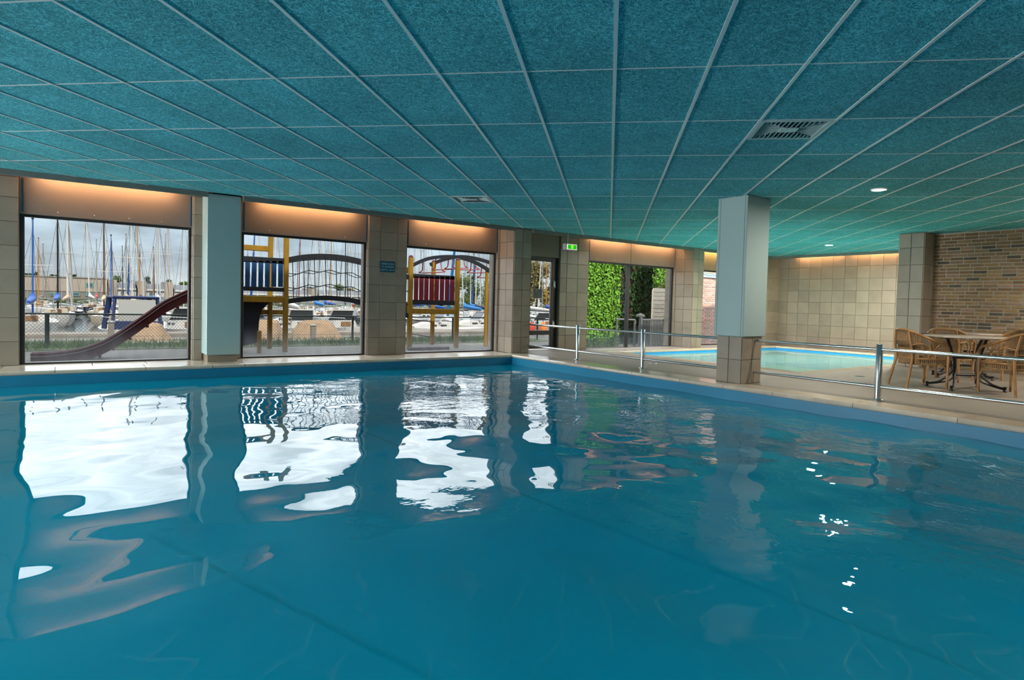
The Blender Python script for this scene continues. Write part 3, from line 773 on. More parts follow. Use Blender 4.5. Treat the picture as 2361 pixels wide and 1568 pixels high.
# --- railings
def railing(name, ya, yb, posts, label, stub=None):
    e_ = empty(name, (7.8, (ya+yb)/2, 0), label=label, cat='railing', group='steel railings along the pool edge')
    for yp in posts:
        p = MB().lathe([(.038,0),(.038,.655),(.034,.66),(0,.66)], (7.8, yp, 0), 20).build('post', M_STEEL, e_)
        MB().lathe([(.06,0),(.06,.008),(.04,.012)], (7.8, yp, 0), 20).build('foot_plate', M_STEEL, p)
    for z, nm in ((.60, 'top_rail'), (.155, 'lower_rail')):
        MB().tube([(7.8, ya, z), (7.8, yb, z)], .019, 14).build(nm, M_STEEL, e_)
    for y in stub or ():
        for z in (.60, .155):
            MB().lathe([(.04,0),(.04,.012),(.024,.014)], (7.8, y, z), 16, axis='y').build('wall_flange', M_STEEL, e_)
    return e_
railing('steel_railing', 5.54, 10.47, (8.88, 7.22), 'steel two bar railing from the corner pilaster to the column', stub=(5.541,))
railing('steel_railing', -1.9, 5.11, (3.45, .2), 'steel two bar railing from the column past the wicker chairs')

# --- emergency exit sign on a thin rod
ex = empty('exit_sign', (8.51, 10.02, 2.19), label='green illuminated emergency exit sign hanging from the ceiling', cat='sign')
h_ = MB()
prof = [(-.055,-.065),(-.055,.045),(-.03,.065),(.03,.065),(.055,.045),(.055,-.045),(.03,-.065)]
h_.prism([(8.355, 10.02+a, 2.25+b) for a, b in prof], (.31, 0, 0)); h_.build('housing', mat('sign_housing', (.42,.40,.40), .35), ex)
MB().box(8.38, 8.645, 9.955, 9.966, 2.193, 2.303).build('lit_border', mat('sign_border', (.9,.8,.75), .5, emit=(1,.85,.75), estr=.75), ex)
MB().box(8.395, 8.63, 9.950, 9.957, 2.203, 2.292).build('green_panel', mat('sign_green', (0,.3,0), .5, emit=(.0,.52,.0), estr=.9), ex)
M_YEL = mat('sign_pictogram', (.7,.9,.2), .5, emit=(.62,.85,.12), estr=.9)
pic = MB()
for b in ((8.485,8.495,2.235,2.284),(8.53,8.54,2.235,2.284),(8.485,8.54,2.276,2.284),(8.509,8.516,2.225,2.262)): pic.box(b[0], b[1], 9.947, 9.951, b[2], b[3])
pic.prism([(8.485,9.951,2.237),(8.5125,9.951,2.205),(8.54,9.951,2.237),(8.5125,9.951,2.222)], (0,-.004,0))
pic.build('down_arrow', M_YEL, ex)
MB().tube([(8.45,10.02,2.31),(8.45,10.02,2.595)], .006, 8).build('rod', M_STEEL, ex)

# --- depth warning sign
sg = empty('depth_sign', (4.835, YW-.018, 1.565), label='small dark blue no diving sign on the tiled pillar', cat='sign')
MB().bbox(4.685, 4.987, YW-.020, YW-.0135, 1.563, 1.766, .002).build('plate', mat('sign_blue', (.003,.05,.10), .4), sg)
M_LET = mat('sign_lettering', (.30,.60,.66), .6)
def text(body, size, loc, rot, m, parent, name='lettering', ext=.001):
    cu = bpy.data.curves.new(name, 'FONT'); cu.body = body; cu.size = size; cu.align_x = 'CENTER'; cu.align_y = 'CENTER'; cu.extrude = ext
    ob = bpy.data.objects.new(name, cu); COL.objects.link(ob); ob.rotation_euler = rot
    dg = bpy.context.evaluated_depsgraph_get(); me = bpy.data.meshes.new_from_object(ob.evaluated_get(dg))
    bpy.data.objects.remove(ob); me.materials.clear(); me.materials.append(m)
    o2 = bpy.data.objects.new(name, me); link(o2, parent); o2.rotation_euler = rot; o2.location = Vector(loc)-wloc(parent)
    return o2
for tx, z, s in (('VERBODEN', 1.716, .052), ('TE DUIKEN', 1.660, .052), ('DIEPTE 1.55 M', 1.603, .046)):
    text(tx, s, (4.836, YW-.0205, z), (PI/2, 0, 0), M_LET, sg)

# --- floor drain, and a drain-shaped disc standing in for a light glint
for (x, y), lb in (((10.32, 4.85), 'small round floor drain in front of the small pool'), ((8.65, 7.75), 'drain shaped disc standing in for a light glint beside the railing post')):
    dr = empty('floor_drain', (x, y, 0), label=lb, cat='drain', group='floor drains')
    MB().lathe([(.075,0),(.075,.003),(.06,.004),(.06,.001),(0,.001)], (x, y, 0), 20).build('rim', M_STEEL, dr)
    gr = MB()
    for k in range(-3, 4): gr.box(x-.05, x+.05, y+k*.016-.004, y+k*.016+.004, .001, .004)
    gr.build('grate', mat('drain_dark', (.05,.045,.04), .6), dr)

# ================================================================== wicker chairs and tables
M_RATTAN = mat('rattan_cane', (.34,.175,.062), .42, var=.25, vscale=16, stretch=(1,1,.4))
M_WEAVE = mat('woven_rattan', (.27,.165,.075), .55, var=.3, vscale=22)
M_IRON = mat('black_cast_iron', (.012,.012,.013), .38)
M_TOP = mat('greyed_table_top', (.40,.34,.29), .28, var=.22, vscale=5, stretch=(1,4,1))
def smooth_pts(pts, n=6):
    out = []; p = [Vector(q) for q in pts]
    for i in range(len(p)-1):
        a, b, c_, d_ = p[max(i-1,0)], p[i], p[i+1], p[min(i+2,len(p)-1)]
        for k in range(n):
            t = k/n
            out.append(.5*((2*b)+(c_-a)*t+(2*a-5*b+4*c_-d_)*t*t+(3*b-a-3*c_+d_)*t**3))
    out.append(p[-1]); return out
def make_chair():
    e_ = empty('wicker_chair', (0,0,0))
    # rail running from one front leg over the arms and round the back
    half = [(.235,.255,.44),(.232,.262,.54),(.19,.27,.612),(.09,.272,.645),(-.04,.268,.69),(-.16,.245,.745),(-.245,.17,.795),(-.275,.08,.81),(-.28,0,.815)]
    full = half + [(x,-y,z) for x,y,z in half[::-1][1:]]
    MB().tube(smooth_pts(full, 5), .017, 8).build('arm_rail', M_RATTAN, e_, local=True)
    for s in (1,-1):
        MB().tube([(.23,s*.25,0),(.235,s*.255,.45)], [.017,.019], 8).build('leg', M_RATTAN, e_, local=True)
        MB().tube([(-.30,s*.225,0),(-.215,s*.185,.42),(-.245,s*.19,.60),(-.262,s*.155,.79)], [.016,.019,.017,.015], 8).build('leg', M_RATTAN, e_, local=True)
        # inner bent cane and forked strut under each arm
        MB().tube(smooth_pts([(-.235,s*.20,.60),(-.12,s*.245,.62),(-.05,s*.25,.56),(-.03,s*.25,.44)],4), .011, 6).build('arm_brace', M_RATTAN, e_, local=True)
        st = MB().tube([(.06,s*.255,.42),(.05,s*.262,.56),(.12,s*.27,.635)], .011, 6)
        st.tube([(.05,s*.262,.54),(-.03,s*.268,.68)], .009, 6); st.build('arm_strut', M_RATTAN, e_, local=True)
        MB().tube(smooth_pts([(.228,s*.245,.24),(.222,s*.225,.305),(.20,s*.19,.335)],4), .009, 6).build('corner_brace', M_RATTAN, e_, local=True)
        MB().tube(smooth_pts([(.215,s*.252,.24),(.18,s*.248,.31),(.12,s*.24,.338)],4), .009, 6).build('corner_brace', M_RATTAN, e_, local=True)
    # seat: rounded woven pad
    prof = []
    sp = [(.245,-.19),(.245,.19),(.21,.245),(.0,.245),(-.17,.215),(-.215,.15),(-.225,0)]
    poly = sp + [(x,-y) for x,y in sp[::-1][1:] if y != 0]
    poly = [(.235,-.20),(.248,-.1),(.25,0),(.248,.1),(.235,.20),(.20,.24),(.05,.245),(-.12,.22),(-.20,.16),(-.22,0),(-.20,-.16),(-.12,-.22),(.05,-.245),(.20,-.24)]
    seat = MB(); seat.prism([(x,y,.395) for x,y in poly], (0,0,.03))
    st_ = seat.build('seat', M_WEAVE, e_, local=True)
    ws = MB()
    for k in range(-11,12):
        y = k*.0205; xr = .235 if abs(y) < .2 else .20; xl = -.20 if abs(y) < .16 else -.10
        ws.tube([(xl,y,.426),(xr,y,.426)], .0085, 5, cap=False)
    o_ = ws.build('weave', M_WEAVE, st_, local=True); o_['kind'] = 'stuff'
    MB().tube([(p[0],p[1],.41) for p in poly + poly[:1]], .018, 8, cap=False).build('seat_rim', M_RATTAN, e_, local=True)
    # woven skirt below the rim
    sk = MB(); n = 64; loop = []
    per = [Vector((x*.985,y*.985,0)) for x,y in poly]; L = [0]
    for a, b in zip(per, per[1:]+per[:1]): L.append(L[-1]+(b-a).length)
    for k in range(n):
        d_ = L[-1]*k/n
        i = max(j for j in range(len(per)) if L[j] <= d_); t = (d_-L[i])/(L[i+1]-L[i]); q = per[i].lerp(per[(i+1)%len(per)], t)
        loop.append(q)
    for q in loop: sk.tube([(q.x,q.y,.335),(q.x,q.y,.405)], .0105, 5, cap=False)
    sk.tube([(q.x,q.y,.335) for q in loop+loop[:1]], .011, 6, cap=False)
    o_ = sk.build('skirt', M_WEAVE, e_, local=True); o_['kind'] = 'stuff'
    # woven back: upright stakes between rim and rail, with a woven band
    bk = MB(); top = smooth_pts([(-.15,.25,.735),(-.245,.165,.79),(-.28,0,.81),(-.245,-.165,.79),(-.15,-.25,.735)], 8)
    bot = smooth_pts([(-.15,.20,.345),(-.20,.15,.345),(-.222,0,.345),(-.20,-.15,.345),(-.15,-.20,.345)], 8)
    m = len(top)
    for k in range(m):
        a, b = bot[k], top[k]; mid = a.lerp(b,.5)+Vector((.012,0,0))
        bk.tube([a, mid, b], .0085, 5, cap=False)
    for t in (.0,.42,.60,.64,.68):
        bk.tube([bot[k].lerp(top[k],t)+Vector((-.006,0,0)) for k in range(m)], .006, 5, cap=False)
    o_ = bk.build('backrest', M_WEAVE, e_, local=True); o_['kind'] = 'stuff'
    return e_
chair = make_chair()
spots = [((9.77,3.78), -36.8, 'wicker armchair seen from behind, leftmost at the near table'),
         ((10.07,2.80), 62, 'large wicker armchair cut by the right edge of the picture'),
         ((11.25,3.93), 2, 'wicker armchair with its back to us, between the two tables'),
         ((12.36,3.50), 140, 'wicker armchair farthest back, beside the brick wall')]
for i, ((x,y), a, lb) in enumerate(spots):
    o_ = chair if i == 0 else copy_tree(chair)
    o_.location = (x, y, 0); o_.rotation_euler = (0,0,math.radians(a)); tag(o_, lb, 'chair', 'wicker armchairs on the deck')
def make_table(x, y, a, label):
    e_ = empty('bistro_table', (x,y,0), rz=math.radians(a), label=label, cat='table', group='bistro tables on the deck')
    MB().lathe([(0,.715),(.49,.715),(.505,.722),(.505,.738),(.498,.745),(0,.745)], (0,0,0), 40).build('table_top', M_TOP, e_, local=True)
    for s in (1,-1):
        MB().tube(smooth_pts([(s*.30,0,.712),(s*.27,0,.69),(s*.20,0,.50),(s*.16,0,.40),(s*.155,0,.20),(s*.15,0,.13)],4), .021, 8).build('upright', M_IRON, e_, local=True)
        MB().bbox(s*.30-.06, s*.30+.06, -.09, .09, .70, .715, .003).build('top_plate', M_IRON, e_, local=True)
        for q in (1,-1):
            ft = MB().tube(smooth_pts([(s*.155,0,.33),(s*.19,q*.05,.20),(s*.27,q*.16,.08),(s*.36,q*.25,.045)],4), [.016]*4*3+[.016], 7)
            ft.tube(smooth_pts([(s*.155,0,.18),(s*.20,q*.07,.10),(s*.36,q*.25,.035)],4), .012, 7)
            f2 = ft.build('foot', M_IRON, e_, local=True)
            MB().lathe([(.026,0),(.026,.018),(.016,.022),(.016,.06),(.024,.062),(.024,.072),(0,.072)], (s*.365,q*.255,0), 12).build('foot_pad', M_IRON, f2, local=True)
    for z in (.44,.20): MB().tube([(-.175,0,z),(.175,0,z)], .016, 8).build('stretcher', M_IRON, e_, local=True)
    return e_
make_table(10.12, 3.33, -36, 'round bistro table nearest the pool with black iron foot')
make_table(11.93, 3.98, -62, 'round bistro table farther back with black iron foot')

# ================================================================== outside: ground, playground, fence
ZG = -.45; ZH = -1.55
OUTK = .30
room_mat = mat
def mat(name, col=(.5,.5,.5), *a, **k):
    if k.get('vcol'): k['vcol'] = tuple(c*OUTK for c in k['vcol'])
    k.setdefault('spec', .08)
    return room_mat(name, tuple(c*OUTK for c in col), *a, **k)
M_SAND = mat('grey_paving_sand', (.20,.185,.165), .95, var=.25, vscale=.9, bump=.2, bscale=30, detail=8)
M_GRASS = mat('grass_blade', (.045,.10,.02), .8, var=.35, vscale=3)
M_SOIL = mat('verge_soil', (.07,.085,.035), .95, var=.3, vscale=2)
M_QUAY = mat('quay_concrete', (.30,.26,.22), .9, var=.25, vscale=1.5)
o = MB().box(-40, 60, YW+.36, 24.5, ZG-.8, ZG).build('ground', M_SAND, loc=(8, 15, ZG)); tag(o, 'grey sandy ground of the playground outside', kind='structure')
o = MB().box(-40, 60, 24.5, 25.0, -2.2, ZG-.05).build('quay_edge', M_QUAY, loc=(8,24.7,-2)); tag(o, 'concrete quay edge behind the fence', kind='structure')
o = MB().box(-260, 420, 25.0, 480, ZH-.3, ZH).build('harbour_water', mat('harbour_water', (.05,.07,.075), .12, spec=.6, bump=.25, bscale=2)); tag(o, 'dull grey harbour water under the boats', kind='structure')
o = MB().box(-260, 420, 169, 480, ZH, -.55).build('far_bank', M_SOIL); tag(o, 'low green bank behind the harbour', kind='structure')
# grass strip
sb = MB().box(-8, 16, 19.3, 23.2, ZG, ZG+.012).build('grass_strip', M_SOIL, loc=(4,21,ZG)); tag(sb, 'grass strip along the wire fence', kind='structure')
gm = MB()
for i in range(9000):
    x = random.uniform(-4, 15); y = random.triangular(19.3, 22.6, 20.6); h = random.uniform(.05,.20)*(1.5 if random.random()<.12 else 1); a = random.uniform(0,2*PI)
    w = .012; dxx, dyy = math.cos(a)*w, math.sin(a)*w; lx, ly = random.uniform(-.06,.06), random.uniform(-.06,.06)
    gm.add([(x-dxx,y-dyy,ZG+.01),(x+dxx,y+dyy,ZG+.01),(x+lx,y+ly,ZG+h)], [(0,1,2)])
gr = gm.build('grass', M_GRASS, sb); gr['kind'] = 'stuff'
# wire fence
YF = 20.3; ZT = .455
fe = empty('wire_fence', (5, YF, ZG), label='dark green chain link fence with round posts along the quay', cat='fence')
M_FENCE = mat('fence_green', (.018,.03,.028), .5); M_WIRE = mat('fence_wire', (.16,.16,.14), .5, .6)
for x in (-4.6, -.5, 3.6, 7.72, 11.6, 15.6): MB().tube([(x,YF,ZG),(x,YF,ZT)], .05 if x < 1 else .035, 10).build('post', M_FENCE, fe)
MB().tube([(-5,YF,ZT),(16,YF,ZT)], .022, 8).build('top_rail', M_FENCE, fe)
MB().tube([(-5,YF-.01,ZG+.30),(16,YF-.01,ZG+.30)], .006, 6).build('tension_wire', M_WIRE, fe)
wm = MB(); hh = ZT-ZG-.06; stp = .085
k = -5.0
while k < 16:
    for s in (1,-1):
        a = Vector((k,YF+.012*s,ZG+.04)); b = Vector((k+s*hh*.9,YF+.012*s,ZG+.04+hh)); wm.tube([a,b], .0042, 3, cap=False, smooth=False)
    k += stp
o = wm.build('wire_mesh', M_WIRE, fe); o['kind'] = 'stuff'
# sand heaps and pale stones behind the fence
M_TAN = mat('tan_sand', (.40,.265,.165), .95, var=.15, vscale=4, bump=.3, bscale=25)
def heap(pl, pr, ptop_l, ptop_r, ytop, ybot, Y, label):
    a, b = P(pl, ybot, Y), P(pr, ybot, Y); c_, d_ = P(ptop_l, ytop, Y+.5), P(ptop_r, ytop, Y+.5)
    zb = ZG; e1 = max((c_.z), zb+.2); n = 14; m = MB(); vs = []; cx = (a.x+b.x)/2; cy_ = Y+.75
    rx, ry = (b.x-a.x)/2, 1.0; tx = (d_.x-c_.x)/2; tcx = (c_.x+d_.x)/2
    rings = [(1.0,zb),(.86,zb+.10*(e1-zb)),(.62,zb+.48*(e1-zb)),(.32,zb+.86*(e1-zb)),(.0,e1)]
    for i,(t,z) in enumerate(rings):
        for k in range(n):
            an = 2*PI*k/n; w = 1+.05*random.uniform(-1,1)
            X_ = (tcx*(1-t)+cx*t) + (tx*(1-t)+rx*t)*math.cos(an)*w; Y_ = cy_ + (.25*(1-t)+ry*t)*math.sin(an)*w
            vs.append((X_,Y_,z+(.03*random.uniform(-1,1) if 0<i<4 else 0)))
    m.add(vs, [(i*n+k, i*n+(k+1)%n, (i+1)*n+(k+1)%n, (i+1)*n+k) for i in range(4) for k in range(n)] + [tuple(range(4*n,5*n))])
    o_ = m.build('sand_heap', M_TAN); tag(o_, label, 'sand heap', 'tan heaps behind the fence'); return o_
heap(290, 408, 335, 366, 745, 792, 22.2, 'tan sand heap behind the slide in the leftmost window')
heap(560, 664, 590, 645, 738, 780, 22.2, 'tan sand heap behind the yellow tower posts')
heap(674, 808, 708, 758, 739, 783, 22.4, 'wide tan sand heap under the rope bridge')
M_ROCK = mat('pale_stone', (.55,.48,.40), .9, var=.2, vscale=6, objvar=.25)
def rock(px, py, Y, r):
    c_ = P(px, py, Y); m = MB(); m.ball((0,0,0), r, 7, 5, (1.25,1,.75)); m.v = [tuple(Vector(v)*random.uniform(.8,1.15)) for v in m.v]
    c_.z = ZG+r*.55
    o_ = MB(); o_.v, o_.f, o_.sm = [tuple(Vector(v)+c_) for v in m.v], m.f, [False]*len(m.f)
    q = o_.build('stone', M_ROCK); tag(q, 'pale rubble stone at the foot of the tan sand heaps', 'stone', 'pale rubble stones')
for i in range(14): rock(290+i*9.2, 789, 21.4+.16*(i%2), random.uniform(.045,.07))
for i in range(27): rock(600+i*8.6, 782, 21.4+.16*(i%2), random.uniform(.045,.07))
# concrete mooring posts
for px, Y, zt, lb in ((256, 22.6, .12, 'square concrete post beside the slide with a pale cap'), (722, 21.2, .08, 'thin concrete post in front of the wide sand heap')):
    c_ = P(px, 760, Y); q = empty('concrete_post', (c_.x, Y, ZG), label=lb, cat='post')
    MB().bbox(c_.x-.08, c_.x+.08, Y-.08, Y+.08, ZG, zt, .015).build('shaft', M_QUAY, q); MB().bbox(c_.x-.095, c_.x+.095, Y-.095, Y+.095, zt, zt+.07, .02).build('cap', mat('post_cap', (.42,.45,.45), .7), q)

# --- red slide
M_SLIDE = mat('maroon_slide', (.115,.022,.028), .42, var=.2, vscale=7); M_SLIDE_E = mat('slide_edge', (.32,.22,.22), .35)
YS = 16.6
tops = [(70,817),(110,816),(150,812),(190,805),(230,792),(262,776),(300,752),(340,724),(380,696),(410,681),(436,669),(470,655),(510,645)]
ts = smooth_pts([P(a,b,YS) for a,b in tops], 3)
sl = empty('play_slide', (ts[0].x, YS, ZG), label='dark red wave slide running down from the play tower', cat='slide')
def strip(pts, dz0, dz1, y0, y1):
    m = MB(); n = len(pts)
    for i in range(n-1):
        a, b = pts[i], pts[i+1]
        vs = [(p.x, y, p.z+dz) for p in (a,b) for y in (y0,y1) for dz in (dz0,dz1)]
        m.add(vs, [(0,1,5,4),(2,6,7,3),(0,4,6,2),(1,3,7,5)] + ([(0,2,3,1)] if i == 0 else []) + ([(4,5,7,6)] if i == n-2 else []), False)
    return m
strip(ts, -.27, -.0, YS, YS+.05).build('side_wall', M_SLIDE, sl); strip(ts, -.27, -.0, YS+.55, YS+.60).build('side_wall', M_SLIDE, sl)
strip(ts, -.24, -.20, YS+.05, YS+.55).build('chute', M_SLIDE, sl)
MB().tube([p+Vector((0,-.012,-.055)) for p in ts], .010, 6).build('edge_bead', M_SLIDE_E, sl)
MB().tube([p+Vector((0,.02,0)) for p in ts], .024, 8).build('top_lip', M_SLIDE, sl)
for k in range(9, len(ts)-2, 3):
    p = ts[k]; MB().bbox(p.x-.03, p.x+.03, YS-.01, YS+.07, p.z-.315, p.z-.255, .01).build('bolt_lug', M_SLIDE, sl)
for k in (0, 6): MB().box(ts[k].x-.05, ts[k].x+.05, YS+.2, YS+.4, ZG-.02, ts[k].z-.2).build('ground_support', M_SLIDE, sl)

# --- play frame
M_POST = mat('ochre_post', (.36,.19,.015), .6, var=.2, vscale=12, stretch=(1,1,.15)); M_PDARK = mat('black_play_plastic', (.022,.024,.030), .5, var=.2)
M_PBLUE = mat('blue_slat', (.012,.06,.16), .5); M_PRED = mat('red_slat', (.20,.012,.03), .5); M_CAPR = mat('post_cap_red', (.10,.01,.02), .5); M_RUNG = mat('red_rung', (.34,.03,.03), .4)
pf = empty('climbing_structure', (7.5, 17.5, ZG), label='yellow and black climbing frame with rope bridge and slatted towers', cat='playground')
def vpost(px, py, Y, ztop, w=.125, cap=True):
    c_ = P(px, py, Y)
    q = MB().bbox(c_.x-w/2, c_.x+w/2, Y-w/2, Y+w/2, ZG, ztop, .02).build('post', M_POST, pf)
    if cap: MB().lathe([(w*.56,0),(w*.5,.03),(w*.3,.06),(0,.065)], (c_.x, Y, ztop), 10).build('post_cap', M_CAPR, q)
    return c_.x
YA = 17.4; YA2 = 18.7
xa = vpost(658.5, 700, YA, 2.9); xa2 = vpost(622.5, 700, YA2, 2.9); xa3 = vpost(545, 700, YA, 2.9); xa4 = vpost(530, 700, YA2, 2.9)
def hbeam(px0, px1, y0, y1, Y, m=None, t=.06, name='beam'):
    a, b = P(px0, y0, Y), P(px1, y1, Y); zt = (P(px0,y0,Y).z); zb = P(px0,y1,Y).z
    return MB().bbox(a.x, P(px1,y0,Y).x, Y-t/2, Y+t/2, zb, zt, .012).build(name, m or M_POST, pf)
hbeam(540, 620, 562, 575, YA2+.0); hbeam(538, 655, 681, 696, YA-.02); hbeam(560, 655, 590, 604, YA-.03, M_PDARK, .05, 'panel_rail'); hbeam(560, 655, 660, 670, YA-.03, M_PDARK, .05, 'panel_rail')
for k in range(7):
    a = P(550+k*15.2, 601, YA-.03); b = P(550+k*15.2+10.5, 662, YA-.03); MB().bbox(a.x, b.x, YA-.055, YA-.035, b.z, a.z, .006).build('slat', M_PBLUE, pf)
hbeam(600, 655, 714, 725, YA2); MB().bbox(xa3, xa, YA, YA2, P(600,690,YA).z-.03, P(600,690,YA).z+.02, .01).build('platform', M_PDARK, pf)
# black arched panel below the platform
ar = [P(548,696,YA+.15), P(622,696,YA+.15)] + [P(a,b,YA+.15) for a,b in ((616,703),(606,712),(600,725),(597,745),(596,765),(594,790))] + [P(548,800,YA+.15)]
MB().prism(ar, (0,.05,0)).build('arch_panel', M_PDARK, pf)
a = P(598,762,YA-.2); MB().bbox(a.x-.05, a.x+.05, YA-.25, YA-.15, ZG, a.z, .02).build('stub_post', M_POST, pf)
# rope bridge between the towers
def arch(name, pts, Y, w, h, m):
    q = smooth_pts([P(a,b,Y) for a,b in pts], 4); mb = MB()
    for i in range(len(q)-1): mb.beam(q[i], q[i+1]+(q[i+1]-q[i])*.02, w, h)
    mb.build(name, m, pf); return q
up1 = arch('bridge_beam', [(655,600),(700,592),(750,590),(800,595),(850,607),(900,622),(945,640)], YA, .08, .115, M_PDARK)
lo1 = arch('bridge_beam', [(655,696),(700,690),(750,687),(800,691),(850,701),(900,714),(945,730)], YA, .08, .135, M_PDARK)
up2 = arch('bridge_beam', [(655,605),(700,598),(750,596),(800,601),(850,612),(900,626),(945,643)], YA2-.3, .07, .09, M_PDARK)
for i in range(2, len(up1)-2, 1):
    if i % 2 == 0: MB().tube([up1[i], lo1[i]+Vector((.03,0,0))], .012, 5).build('rope', M_PDARK, pf)
    else: MB().tube([up2[i], lo1[i]+Vector((.05,.3,0))], .010, 5).build('rope', M_PDARK, pf)
for t in (.36,.70):
    MB().tube([up1[i].lerp(lo1[i],t)+Vector((0,0,.035*math.sin(i*1.6))) for i in range(len(up1))], .012, 5).build('rope', M_PDARK, pf)
    MB().tube([up1[i].lerp(lo1[i],t+.03)+Vector((0,.1,.035*math.cos(i*1.6))) for i in range(len(up1))], .010, 5).build('rope', M_PDARK, pf)
# second tower with red slats
YB = 17.4; YB2 = 19.0
vpost(945.5, 700, YB, P(945,593,YB).z, .135); vpost(1053.5, 700, YB, P(1053,600,YB).z, .135); vpost(998, 700, YB2, P(998,604,YB2).z, .125); vpost(1121, 700, YB+.3, P(1121,622,YB+.3).z, .10)
hbeam(952, 1048, 631, 641, YB-.02, M_PDARK, .05, 'panel_rail'); hbeam(952, 1048, 691, 702, YB-.02, M_PDARK, .05, 'panel_rail'); hbeam(948, 1052, 711, 723.5, YB-.02)
for k in range(8):
    a = P(954.5+k*11.9, 637, YB-.02); b = P(954.5+k*11.9+8.8, 694, YB-.02); MB().bbox(a.x, b.x, YB-.045, YB-.025, b.z, a.z, .006).build('slat', M_PRED, pf)
hbeam(935, 945, 616, 630, YB+.2); hbeam(935, 945, 696, 722, YB+.2)
# horizontal ladder: two black arches with red hoops below
f1 = arch('ladder_beam', [(950,612),(985,597),(1025,592),(1060,594),(1095,605),(1125,622),(1150,640)], YB+.25, .07, .11, M_PDARK)
f2 = arch('ladder_beam', [(992,610),(1025,598),(1060,592),(1095,596),(1130,606),(1165,622)], YB2, .07, .12, M_PDARK)
for k in range(3, 21, 3):
    a = f1[min(k, len(f1)-1)]; b = f2[min(k, len(f2)-1)]
    MB().tube(smooth_pts([a, a+Vector((.05,.12,-.30)), a+Vector((.08,.3,-.38)), b+Vector((.0,-.3,-.40)), b+Vector((0,-.1,-.32)), b], 4), .018, 6).build('rung', M_RUNG, pf)
c1 = P(1128, 700, YB+.35); MB().bbox(c1.x-.05, c1.x+.05, YB+.3, YB+.42, ZG, 1.35, .02).build('pole', M_PRED, pf)
for z in (.15, .75, 1.35): MB().tube([(c1.x, YB+.36, z-.3), (c1.x+.6, YB+.36, z-.32)], .016, 6).build('rung', M_RUNG, pf)
for y0, y1 in ((737,742),(770,777)):
    MB().tube([P(952,y0,YB+.1), P(996,y1,YB2)], .02, 6).build('guard_rail', M_SLIDE, pf)
a = P(975,800,16.9); MB().bbox(a.x-.45, a.x+.9, 16.85, 17.05, ZG, ZG+.09, .02).build('edging', mat('sandbox_edging', (.10,.06,.07), .7), pf)

# ================================================================== harbour: jetty, boats, far buildings and trees
jt = empty('jetty', (4, 32, -.9), label='long concrete jetty in front of the moored boats', cat='jetty')
MB().bbox(-12, 40, 31.4, 32.9, -1.0, -.68, .02).build('deck', M_QUAY, jt)
for i in range(14): MB().bbox(-11+i*3.8, -10.6+i*3.8, 31.8, 32.4, -2.0, -1.0, .02).build('pile', M_QUAY, jt)
GEL = mat('white_gelcoat', (.66,.63,.60), .3, var=.08); CREAM = mat('cream_gelcoat', (.50,.43,.34), .4); NAVY = mat('navy_hull', (.012,.018,.035), .3)
WINK = mat('boat_window', (.08,.09,.1), .15); TEAK = mat('teak', (.27,.14,.06), .5, var=.2)
MCOL = {'white': mat('white_mast', (.62,.60,.58), .35), 'grey': mat('grey_mast', (.30,.29,.28), .4), 'black': mat('black_mast', (.02,.018,.022), .4), 'brown': mat('brown_mast', (.11,.055,.03), .5),
        'orange': mat('varnished_mast', (.50,.19,.035), .4), 'tan': mat('tan_mast', (.44,.27,.12), .45), 'blue': mat('blue_sailcloth', (.02,.10,.42), .6), 'red': mat('dark_red_mast', (.16,.03,.025), .5),
        'navy': mat('navy_sailcloth', (.015,.025,.09), .6), 'cream': mat('cream_mast', (.56,.44,.33), .45)}
COV = {'blue': MCOL['blue'], 'navy': MCOL['navy'], 'cream': mat('cream_sailcover', (.55,.42,.27), .7), 'red': mat('red_sailcover', (.55,.02,.03), .6), 'white': GEL, 'bright blue': mat('bright_blue_sailcover', (.02,.22,.58), .6)}
M_STAY = mat('stay_wire', (.25,.25,.26), .4, .5)
def hull_mesh(L, B, F, zw):
    """hull along +y (bow at +y), returns MB in local coordinates, deck at zw+F"""
    m = MB(); st = 9; sec = []
    for i in range(st):
        t = i/(st-1); y = -L/2+L*t
        w = B/2*(1-max(0,(t-.55)/.45)**2.2)*(.78+.22*min(1,t/.25)); w = max(w,.02); sh = F*(1+.18*(2*t-.8)**2)
        sec.append([(-w,y,zw+sh),(-w*.93,y,zw+sh*.45),(-w*.62,y,zw-.12),(0,y,zw-.25),(w*.62,y,zw-.12),(w*.93,y,zw+sh*.45),(w,y,zw+sh)])
    vs = [v for s in sec for v in s]; fs = [(i*7+k,(i+1)*7+k,(i+1)*7+k+1,i*7+k+1) for i in range(st-1) for k in range(6)]
    fs += [tuple(range(7)), tuple(range((st-1)*7, st*7))[::-1]]
    m.add(vs, [f[::-1] for f in fs], True)
    dk = MB(); dv = [(s[0][0]*.985,s[0][1],s[0][2]-.02) for s in sec]+[(s[6][0]*.985,s[6][1],s[6][2]-.02) for s in sec]
    dk.add(dv, [(i,st+i,st+i+1,i+1) for i in range(st-1)])
    return m, dk
